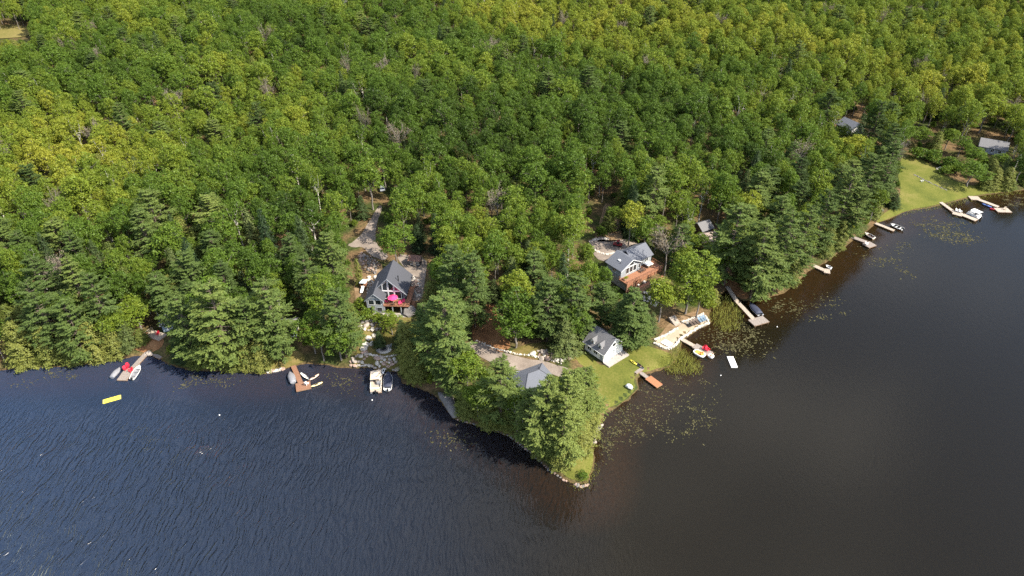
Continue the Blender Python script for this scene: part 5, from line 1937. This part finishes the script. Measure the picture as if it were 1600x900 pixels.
def rowboat(label, a, b, wd, m, inner, name='rowboat', motor=True, cover=None, z=0.05, seats=2, windshield=False, tower=False, cat='boat'):
    """transom-sterned boat from stern a to bow b"""
    A, B = V(*a, z), V(*b, z)
    d = B - A
    ln = d.length
    c = (A + B) / 2
    e = empty(name, (c.x, c.y, z), math.atan2(d.y, d.x) - math.pi / 2, label, cat)
    h, secs = hullmesh(ln, wd, 0.62)
    h.loft(secs, closed=False, cap=False)
    h.add(secs[0], [tuple(range(9))])
    h.build('hull', m, e, smooth=False)
    rim = MB()
    for s0, s1 in zip(secs[:-1], secs[1:]):
        rim.tube(s0[0], s1[0], 0.06, 0.06, 5).tube(s0[-1], s1[-1], 0.06, 0.06, 5)
    rim.tube(secs[0][0], secs[0][-1], 0.06, 0.06, 5)
    rim.build('gunwale', m if cover else M_WHITEPL, e)
    if cover:
        cs = []
        for i, s in enumerate(secs):
            hw = abs(s[0][0]) + 0.04
            t = i / (len(secs) - 1)
            bulge = 0.30 + 0.32 * math.sin(math.pi * min(1, t * 1.1 + 0.05))
            cs.append([(hw * math.cos(math.pi * k / 8), s[0][1], s[0][2] - 0.06 + bulge * math.sin(math.pi * k / 8)) for k in range(9)])
        MB().loft(cs[1:] if motor else cs, closed=True, cap=True).build('cover', cover, e, smooth=True)
    else:
        MB().loft([[(x * 0.9, y * 0.98, max(zz, 0.14) * 0.93 + 0.04) for (x, y, zz) in s] for s in secs], closed=False, cap=False).build('inside', inner, e)
        for k in range(seats):
            y = -ln * 0.28 + k * ln * 0.3
            MB().box(-wd * 0.4, wd * 0.4, y - 0.16, y + 0.16, 0.36, 0.42).build('seat', M_WHITEPL if windshield else inner, e)
        MB().box(-wd * 0.28, wd * 0.28, ln * 0.22, ln * 0.40, 0.56, 0.64).build('foredeck', m, e)
    if windshield:
        MB().slab([(-wd * 0.42, ln * 0.1, 0.62), (wd * 0.42, ln * 0.1, 0.62), (wd * 0.34, ln * 0.02, 1.05), (-wd * 0.34, ln * 0.02, 1.05)], (0, 0.03, 0)).build('windscreen', M_GLASS, e)
    if tower:
        t = MB()
        for sg in (-1, 1):
            t.tube((sg * wd * 0.46, ln * 0.08, 0.6), (sg * wd * 0.3, -ln * 0.05, 2.0), 0.05, 0.05, 5).tube((sg * wd * 0.46, -ln * 0.14, 0.6), (sg * wd * 0.3, -ln * 0.05, 2.0), 0.05, 0.05, 5)
        t.tube((-wd * 0.3, -ln * 0.05, 2.0), (wd * 0.3, -ln * 0.05, 2.0), 0.05, 0.05, 5)
        t.build('tower', M_BLACKPL, e)
    if motor:
        MB().box(-0.2, 0.2, -ln / 2 - 0.42, -ln / 2 - 0.02, 0.45, 1.0).box(-0.07, 0.07, -ln / 2 - 0.3, -ln / 2 - 0.12, -0.4, 0.45).build('motor', M_BLACKPL, e, bevel=0.03)
    return e


def pontoon(label, a, b, wd, top_, deckm, name='pontoon_boat', canopy=(0.1, 0.6), seatm=None):
    """from stern a to bow b"""
    A, B = V(*a, 0.3), V(*b, 0.3)
    d = B - A
    ln = d.length
    c = (A + B) / 2
    e = empty(name, (c.x, c.y, 0.0), math.atan2(d.y, d.x) - math.pi / 2, label, 'boat')
    for sg in (-1, 1):
        p = MB()
        x = sg * (wd / 2 - 0.32)
        p.tube((x, -ln / 2, 0.12), (x, ln / 2 - 0.6, 0.12), 0.3, 0.3, 10).tube((x, ln / 2 - 0.6, 0.12), (x, ln / 2, 0.3), 0.3, 0.08, 10)
        p.build('float', M_ALU, e)
    MB().box(-wd / 2, wd / 2, -ln / 2, ln / 2 - 0.25, 0.45, 0.55).build('deck', deckm, e)
    for sg in (-1, 1):
        MB().box(sg * (wd / 2 - 0.05) - 0.03, sg * (wd / 2 - 0.05) + 0.03, -ln / 2 + 0.6, ln / 2 - 0.5, 0.55, 1.2).build('fence_panel', M_WHITEPL, e)
    MB().box(-wd / 2 + 0.08, wd / 2 - 0.08, ln / 2 - 0.56, ln / 2 - 0.5, 0.55, 1.2).build('fence_panel', M_WHITEPL, e)
    sm = seatm or M_WHITEPL
    MB().box(-wd / 2 + 0.1, -wd / 2 + 0.65, ln * 0.02, ln / 2 - 0.6, 0.55, 0.95).build('bench', sm, e, bevel=0.04)
    MB().box(wd / 2 - 0.65, wd / 2 - 0.1, ln * 0.1, ln / 2 - 0.6, 0.55, 0.95).build('bench', sm, e, bevel=0.04)
    MB().box(-wd / 2 + 0.1, wd / 2 - 0.3, -ln / 2 + 0.65, -ln / 2 + 1.2, 0.55, 0.95).build('bench', sm, e, bevel=0.04)
    MB().box(wd * 0.08, wd * 0.38, -ln * 0.12, ln * 0.02, 0.55, 1.35).build('console', M_GREYPL, e, bevel=0.04)
    if top_:
        y0, y1 = -ln / 2 + ln * canopy[0], -ln / 2 + ln * canopy[1]
        secs = [[(-wd / 2 + 0.05, y, 2.2), (-wd / 4, y, 2.36), (wd / 4, y, 2.36), (wd / 2 - 0.05, y, 2.2), (wd / 4, y, 2.30), (-wd / 4, y, 2.30)] for y in (y0, (y0 + y1) / 2, y1)]
        MB().loft(secs).build('canopy', top_, e)
        for x in (-wd / 2 + 0.06, wd / 2 - 0.06):
            for y in (y0, y1):
                MB().tube((x, (y0 + y1) / 2, 1.2), (x, y, 2.2), 0.03, 0.03, 5).build('canopy_pole', M_ALU, e)
    MB().box(-0.22, 0.22, -ln / 2 - 0.45, -ln / 2 - 0.02, 0.35, 1.1).build('motor', M_BLACKPL, e, bevel=0.04)
    return e


def paddleboat(label, a, b, wd, m, deckm):
    A, B = V(*a, 0.1), V(*b, 0.1)
    d = B - A
    ln = d.length
    c = (A + B) / 2
    e = empty('paddle_boat', (c.x, c.y, 0.02), math.atan2(d.y, d.x) - math.pi / 2, label, 'boat')
    n = 16
    o = [(wd / 2 * math.copysign(abs(math.cos(k * 2 * math.pi / n)) ** 0.6, math.cos(k * 2 * math.pi / n)), ln / 2 * math.copysign(abs(math.sin(k * 2 * math.pi / n)) ** 0.6, math.sin(k * 2 * math.pi / n))) for k in range(n)]
    MB().loft([[(x * s, y * s, z) for x, y in o] for s, z in ((0.85, -0.1), (1.0, 0.25), (0.97, 0.5), (0.86, 0.52))]).build('hull', m, e)
    MB().loft([[(x * s, y * s, z) for x, y in o] for s, z in ((0.78, 0.525), (0.74, 0.57))]).build('cockpit_deck', deckm, e)
    for x in (-wd * 0.2, wd * 0.2):
        MB().box(x - 0.22, x + 0.22, -ln * 0.2, -ln * 0.02, 0.56, 0.78).box(x - 0.22, x + 0.22, -ln * 0.27, -ln * 0.2, 0.56, 1.15).build('seat', deckm, e, bevel=0.03)
    return e


rowboat('grey covered dinghy on the outer side of the left dock', (176, 592), (188.5, 577.5), 1.55, M_ALU, M_GREYPL, 'dinghy', False, M_GREYPL)
rowboat('white-rimmed motorboat on the inner side of the left dock', (207.5, 594), (219.5, 573.5), 1.75, M_WHITEPL, M_GREYPL, 'motorboat', True)
rowboat('round grey covered boat left of the brown dock', (459, 600), (453.5, 584), 1.75, M_ALU, M_GREYPL, 'dinghy', False, M_GREYPL)
canoe('small green canoe right of the brown dock', (469.5, 583.5), (482.5, 594), M_GREENPL, M_WHITEPL, wd=0.85)
canoe('pale orange kayak nearest the shore at the brown dock', (484, 595), (498.5, 586), M_PALEORG, z=0.1, name='kayak', open_=False, cat='kayak')
canoe('pale yellow kayak jutting from the end of the brown dock', (486, 605.5), (504, 598.5), M_PALEYEL, z=0.1, name='kayak', open_=False, cat='kayak')
pontoon('pontoon boat with beige canopy in front of the chalet', (587, 613), (588.5, 587), 2.7, M_BEIGE, M_DOCKPALE, canopy=(0.42, 0.95), seatm=M_BEIGE)
rowboat('white boat under a navy cover beside the beige-topped pontoon', (606, 611.5), (607, 583.5), 2.3, M_WHITEPL, M_GREYPL, 'covered_boat', True, M_NAVY)
canoe('white kayak drawn up at the shore end of the pontoon dock', (598.5, 585.5), (600, 575.5), M_WHITEPL, z=0.3, name='kayak', open_=False, cat='kayak', wd=0.7)
canoe('yellow kayak on the dock platform by the garage', (984.5, 563.5), (994.5, 571), M_YELLOW, z=1.02, name='kayak', open_=False, cat='kayak', wd=0.62)
canoe('pale canoe with dark inside on the dock platform by the garage', (991.5, 566.8), (1005.5, 576.5), mat('pale_blue_gelcoat', (0.55, 0.60, 0.62), 0.4, 0.05, 3), M_BLACKPL, z=1.02, wd=0.8)
paddleboat('orange-seated white paddle boat beside the patio dock', (1101, 558), (1084, 548.5), 2.0, M_WHITEPL, M_ORANGE)
paddleboat('small orange and white paddle boat at the end of the patio dock', (1114.5, 559.5), (1107, 555), 1.4, M_WHITEPL, M_PALEORG)
rowboat('silver boat under a dark cover beside the long walkway dock', (1188, 495), (1171, 476), 2.4, M_ALU, M_GREYPL, 'covered_boat', True, M_NAVY)
rowboat('tan runabout behind the square-ended dock', (1365, 374), (1351, 366), 1.9, M_BEIGE, M_DARKBROWN, 'runabout', False, None)
rowboat('white speedboat with black tower at the narrow bay dock', (1410, 360), (1391, 352), 2.2, M_WHITEPL, M_BLACKPL, 'speedboat', True, None, windshield=True, tower=True)
pontoon('white-topped pontoon boat at the bay lawn dock', (1532, 341), (1512, 332), 2.6, M_WHITEPL, M_WHITEPL, canopy=(0.1, 0.75))
canoe('blue kayak afloat at the far bay dock', (1534, 319), (1549, 325), M_BLUE, name='kayak', open_=False, cat='kayak')
canoe('red kayak afloat at the far bay dock', (1546, 326.5), (1556, 328.5), M_RED, name='kayak', open_=False, cat='kayak')
# upturned white rowboat on the lawn
ub = rowboat('white upturned boat lying on the lawn edge', (979, 604), (988, 609.5), 1.25, M_WHITEPL, M_WHITEPL, 'upturned_boat', False, M_WHITEPL, z=1.0)
rowboat('small grey boat pulled up at the hidden tan dock', (1298, 421), (1290, 417), 1.3, M_WHITEPL, M_GREYPL, 'dinghy', False, None)

# chairs on docks and lawns
for k, (px, py, z, rz, lab) in enumerate(((197, 578, 0.52, 60, 'red chair nearest the covered dinghy on the left dock'), (205, 580.5, 0.52, -30, 'red chair nearest the white-rimmed motorboat on the left dock'), (199.5, 574, 0.52, 20, 'red chair at the shore end of the left dock platform'))):
    chair('garden_chair', V(px, py, z), R(rz), M_RED, lab, 'red chairs on the left dock', 1.15)
for px, py, rz, lab in ((1100.5, 546, -40, 'red chair nearest the patio on the paddle boat dock'), (1105, 548, 30, 'red chair nearest the water on the paddle boat dock')):
    chair('garden_chair', V(px, py, 0.52), R(rz), M_RED, lab, 'red chairs on the patio dock', 1.2)
for px, py, lab in ((1495, 330.5, 'white chair on the shore side of the bay lawn dock'), (1500, 332, 'white chair on the lake side of the bay lawn dock')):
    chair('garden_chair', V(px, py, 0.52), R(30), M_WHITEPL, lab, 'white chairs on the bay lawn dock', 1.15)
chair('garden_chair', V(1570, 327.5, 0.52), R(-30), M_BEIGE, 'tan chair on the end of the far bay dock')
chair('garden_chair', V(479, 601, 0.52), R(150), M_WHITEPL, 'white chair on the wide end of the brown dock', None, 1.1)
chair('garden_chair', P(1378, 330), R(20), M_GREYPL, 'grey chair on the grass near the speedboat dock')
chair('garden_chair', P(1440, 284), R(200), M_WHITEPL, 'white chair alone on the bay lawn')
chair('garden_chair', V(1354, 382.5, 0.52), R(60), M_WHITEPL, 'white chair on the square-ended dock', None, 1.2)


def lounger(px, py, rz, m, lab, grp):
    p = V(px, py, 0.86)
    e = empty('sun_lounger', p, R(rz), lab, 'lounger', grp)
    MB().box(-0.34, 0.34, -1.0, 0.35, 0.3, 0.38).build('seat', m, e)
    MB().slab([(-0.34, 0.36, 0.36), (0.34, 0.36, 0.36), (0.34, 0.95, 0.85), (-0.34, 0.95, 0.85)], (0, 0.04, -0.05)).build('backrest', m, e)
    for sx in (-0.28, 0.28):
        for sy in (-0.9, 0.3):
            MB().box(sx - 0.03, sx + 0.03, sy - 0.03, sy + 0.03, 0, 0.3).build('leg', M_BLACKPL, e)
    return e


for k, (px, py, m, lab) in enumerate(((1075.5, 508.5, M_BLACKPL, 'black sun lounger at the near end of the patio row'), (1080, 506.5, M_DARKBROWN, 'brown sun lounger second in the patio row'), (1084.5, 505, M_DARKBROWN, 'brown sun lounger third in the patio row'), (1089, 503.5, M_DARKBROWN, 'brown sun lounger beside the blue ones on the patio'), (1093, 501.5, M_SLATEBLUE, 'first blue-grey sun lounger after the brown ones'), (1097, 500, M_SLATEBLUE, 'blue-grey sun lounger between two blue-grey ones'), (1100.5, 498.5, M_SLATEBLUE, 'last blue-grey sun lounger at the wall'))):
    lounger(px, py, 18, m, lab, 'sun loungers on the beach patio')

# patio steps
se = empty('stone_steps', V(1060, 508, 0.8), R(30), 'pale stone steps leading up from the beach patio', 'steps')
for k in range(6):
    MB().box(-1.1, 1.1, k * 0.5, k * 0.5 + 0.6, -0.5 + k * 0.2, 0.12 + k * 0.2).build('step', M_STONE, se, bevel=0.03)

# picnic table by the white cottage
pt_ = empty('picnic_table', P(451, 546), R(25), 'brown picnic table in the shade below the white cottage', 'table')
boards(pt_, -0.9, 0.9, -0.38, 0.38, 0.76, M_TIMBER, 'x', 0.15, 'tabletop')
for sg in (-1, 1):
    MB().box(-0.9, 0.9, sg * 0.75 - 0.14, sg * 0.75 + 0.14, 0.42, 0.46).build('bench', M_TIMBER, pt_)
    lg = MB()
    lg.tube((sg * 0.6, -0.7, 0), (sg * 0.6, 0.25, 0.72), 0.05, 0.05, 4).tube((sg * 0.6, 0.7, 0), (sg * 0.6, -0.25, 0.72), 0.05, 0.05, 4).tube((sg * 0.6, -0.8, 0.4), (sg * 0.6, 0.8, 0.4), 0.05, 0.05, 4)
    lg.build('leg', M_TIMBER, pt_)


# ------------------------------------------------------------------ vehicles
def car(label, px, py, z, rz, m, name='car', ln=4.5, wd=1.8, hgt=1.5):
    p = P(px, py) if z is None else V(px, py, z)
    e = empty(name, p, R(rz), label, 'car')
    prof = [(-ln / 2, 0.35), (-ln / 2, 0.8), (-ln * 0.42, 0.92), (-ln * 0.33, 0.98), (ln * 0.18, 0.98), (ln * 0.42, 0.85), (ln / 2, 0.72), (ln / 2, 0.35)]
    MB().slab([(-wd / 2, x, zz) for x, zz in prof], (wd, 0, 0)).build('body', m, e, bevel=0.05)
    w2 = wd / 2 - 0.12
    cab = MB()
    lo = [(-w2 - 0.04, -ln * 0.42), (w2 + 0.04, -ln * 0.42), (w2 + 0.04, ln * 0.2), (-w2 - 0.04, ln * 0.2)]
    hi_ = [(-w2 + 0.12, -ln * 0.34), (w2 - 0.12, -ln * 0.34), (w2 - 0.12, ln * 0.04), (-w2 + 0.12, ln * 0.04)]
    cab.loft([[(x, y, 0.96) for x, y in lo], [(x, y, hgt - 0.05) for x, y in hi_]])
    cab.build('windows', M_GLASS, e)
    MB().box(-w2 + 0.12, w2 - 0.12, -ln * 0.34, ln * 0.04, hgt - 0.05, hgt + 0.02).build('roof', m, e, bevel=0.015)
    for sx in (-1, 1):
        for sy in (-0.3, 0.31):
            MB().tube((sx * (wd / 2 - 0.2), sy * ln, 0.33), (sx * (wd / 2 + 0.01), sy * ln, 0.33), 0.33, 0.33, 12).build('wheel', M_RUBBER, e)
        MB().box(sx * wd * 0.36 - 0.16, sx * wd * 0.36 + 0.16, ln / 2 - 0.02, ln / 2 + 0.03, 0.6, 0.74).build('headlight', M_WHITEPL, e)
    return e


car('silver car parked beside the slate-roofed house on the point', 803, 590, None, -62, M_CARGREY)
car('dark car parked behind the cottage with the long red deck', 993, 389, None, -60, M_CARDARK)
car('grey car glimpsed between trees at the top of the gravel lane', 597, 296, None, 15, M_CARGREY)
# red side-by-side buggy in the parking yard
bg_ = empty('utility_buggy', P(965, 384), R(70), 'dark red open utility buggy in the parking yard', 'buggy')
MB().box(-0.75, 0.75, -1.4, 1.4, 0.45, 0.85).build('body', M_CARRED, bg_, bevel=0.08)
MB().box(-0.6, 0.6, -0.4, 0.3, 0.86, 1.2).build('seat', M_BLACKPL, bg_, bevel=0.05)
cg = MB()
for sx in (-0.65, 0.65):
    cg.tube((sx, 0.6, 0.8), (sx * 0.9, 0.3, 1.8), 0.04, 0.04, 5).tube((sx, -0.6, 0.8), (sx * 0.9, -0.5, 1.8), 0.04, 0.04, 5).tube((sx * 0.9, 0.3, 1.8), (sx * 0.9, -0.5, 1.8), 0.04, 0.04, 5)
cg.build('roll_cage', M_BLACKPL, bg_)
MB().box(-0.6, 0.6, -0.5, 0.3, 1.83, 1.88).build('roof', M_CARRED, bg_)
for sx in (-1, 1):
    for sy in (-0.95, 0.95):
        MB().tube((sx * 0.62, sy, 0.33), (sx * 0.88, sy, 0.33), 0.33, 0.33, 10).build('wheel', M_RUBBER, bg_)

# mooring buoys
for px, py, lab in ((1126, 587, 'small white buoy between the swim raft and the lily pads'), (1214, 511, 'small white buoy beyond the dark-covered boat'), (343, 649, 'small white buoy off the left shore pines'), (581.5, 625.5, 'small white buoy in front of the pontoon boat')):
    b = empty('mooring_buoy', V(px, py, 0), 0, lab, 'buoy', 'white mooring buoys')
    bm = bmesh.new()
    bmesh.ops.create_icosphere(bm, subdivisions=2, radius=0.17)
    for f in bm.faces:
        f.smooth = True
    me = bpy.data.meshes.new('float')
    bm.to_mesh(me)
    bm.free()
    me.materials.append(M_WHITEPL)
    link('float', me, b, (0, 0, 0.1))
    MB().tube((0, 0, 0.3), (0, 0, 0.42), 0.04, 0.04, 6).build('ring', M_ALU, b)

# ------------------------------------------------------------------ reeds, lily pads
M_PAD = sheetmat('lily_pads', [(0.032, 0.034, 0.015), (0.068, 0.064, 0.027), (0.13, 0.115, 0.06)], 0.8, 6.0, 0.05)
M_REED = leafmat('reed_blades', [(0.0, (0.20, 0.25, 0.045)), (1.0, (0.38, 0.36, 0.10))], 0.5)


def lilies(label, pix, n, smin=0.06, smax=0.17):
    pw = [V(a, b, 0) for a, b in pix]
    poly = [(p.x, p.y) for p in pw]
    xs = [p[0] for p in poly]
    ys = [p[1] for p in poly]
    rs = np.random.RandomState(n)
    vs, fs = [], []
    cl = [(rs.uniform(min(xs), max(xs)), rs.uniform(min(ys), max(ys)), rs.uniform(0.6, 2.6)) for _ in range(max(8, n // 14))]
    k = 0
    t = 0
    n = int(n * 0.62)
    cl = [c for c in cl if pip(poly, np.array([c[0]]), np.array([c[1]]))[0]]
    while k < n and t < n * 20:
        t += 1
        c = cl[rs.randint(len(cl))]
        x, y = c[0] + rs.normal() * c[2], c[1] + rs.normal() * c[2] * 0.7
        if sdist(x, y) > -0.3:
            continue
        r = rs.uniform(smin, smax)
        a = rs.uniform(0, 6.28)
        o = len(vs)
        st_ = rs.uniform(1.2, 3.4)
        for q in range(6):
            an = a + q * math.pi / 3
            u_, v_ = r * st_ * math.cos(q * math.pi / 3), r * math.sin(q * math.pi / 3)
            vs.append((x + u_ * math.cos(a) - v_ * math.sin(a), y + u_ * math.sin(a) + v_ * math.cos(a), 0.012 + rs.uniform(0, 0.05)))
        fs.append(tuple(range(o, o + 6)))
        k += 1
    me = bpy.data.meshes.new('lily_pads')
    me.from_pydata(vs, [], fs)
    me.materials.append(M_PAD)
    return tag(link('lily_pads', me), label, 'lily pads', kind='stuff')


lilies('bright lily pads floating off the bay lawn', [(1425, 345), (1500, 350), (1532, 372), (1505, 386), (1450, 368)], 1100)
lilies('thin lily pads near the bay lawn docks', [(1440, 330), (1560, 345), (1500, 350), (1430, 342)], 120)
lilies('lily pads floating off the square-ended dock', [(1360, 385), (1425, 380), (1425, 432), (1385, 432), (1350, 405)], 330)
lilies('lily pads below the overhanging bay pines', [(1215, 468), (1320, 462), (1335, 490), (1270, 500), (1205, 490)], 420)
lilies('lily pads between the patio and the long walkway dock', [(1110, 515), (1165, 505), (1200, 530), (1195, 552), (1140, 552), (1110, 535)], 900)
lilies('lily pads spread across the bay by the garage lawn', [(1000, 600), (1080, 580), (1130, 590), (1125, 660), (1090, 692), (1000, 698), (950, 690), (960, 655)], 1100, 0.05, 0.13)
lilies('brown weed mat along the bay side of the point', [(928, 735), (932, 700), (955, 660), (985, 640), (975, 670), (955, 705), (945, 735)], 420, 0.05, 0.12)
lilies('few lily pads off the grey shore bedrock', [(690, 680), (705, 668), (725, 680), (722, 695), (700, 692)], 130, 0.06, 0.13)
lilies('lily pads in the shallows by the brown dock', [(508, 585), (545, 582), (550, 608), (512, 606)], 150, 0.06, 0.13)
lilies('pale weed patch off the left shore pines', [(245, 580), (360, 590), (350, 615), (250, 612)], 230, 0.06, 0.13)
lilies('weeds along the far left shore', [(0, 585), (150, 578), (175, 592), (80, 602), (0, 606)], 200, 0.05, 0.12)
lilies('weeds in the corner beyond the far bay dock', [(1560, 305), (1600, 302), (1600, 325), (1575, 322)], 260)


def reeds(label, pix, n, hmin, hmax):
    pw = [V(a, b, 0) for a, b in pix]
    poly = [(p.x, p.y) for p in pw]
    xs = [p[0] for p in poly]
    ys = [p[1] for p in poly]
    rs = np.random.RandomState(n + 3)
    x = rs.uniform(min(xs), max(xs), n * 3)
    y = rs.uniform(min(ys), max(ys), n * 3)
    ok = pip(poly, x, y)
    x, y = x[ok][:n], y[ok][:n]
    x, y = x + rs.normal(size=len(x)) * 0.7, y + rs.normal(size=len(x)) * 0.7
    z = np.maximum(hz(x, y), -0.1)
    h = rs.uniform(hmin, hmax, len(x))
    a = rs.uniform(0, 6.28, len(x))
    w = rs.uniform(0.03, 0.08, len(x))
    lx, ly = rs.normal(size=len(x)) * 0.25 * h, rs.normal(size=len(x)) * 0.25 * h
    v = np.stack([np.stack([x - np.cos(a) * w, y - np.sin(a) * w, z], 1), np.stack([x + np.cos(a) * w, y + np.sin(a) * w, z], 1),
                  np.stack([x + lx + np.cos(a) * w * .3, y + ly + np.sin(a) * w * .3, z + h], 1), np.stack([x + lx - np.cos(a) * w * .3, y + ly - np.sin(a) * w * .3, z + h], 1)], 1).reshape(-1, 3)
    me = rawmesh('reeds', v, np.arange(len(v)).reshape(-1, 4), [M_REED])
    o = tag(link('reeds', me), label, 'reeds', kind='stuff')
    o['tint'] = 0.5
    return o


reeds('tall green reeds between the garage lawn and the patio', [(1030, 572), (1056, 548), (1068, 548), (1094, 572), (1092, 584), (1050, 584)], 1300, 0.5, 1.3)
reeds('tall yellowish reeds between the patio and the long walkway', [(1112, 500), (1114, 480), (1130, 460), (1142, 470), (1158, 490), (1155, 515), (1130, 520)], 1200, 0.5, 1.4)
reeds('fringe of reeds along the bay lawn', [(1380, 346), (1420, 330), (1480, 318), (1530, 306), (1590, 298), (1600, 303), (1540, 310), (1485, 322), (1420, 335)], 2600, 0.3, 0.7)
reeds('grass fringe at the tip of the point', [(888, 750), (905, 755), (918, 753), (928, 725), (932, 735), (922, 758), (905, 762)], 500, 0.2, 0.6)
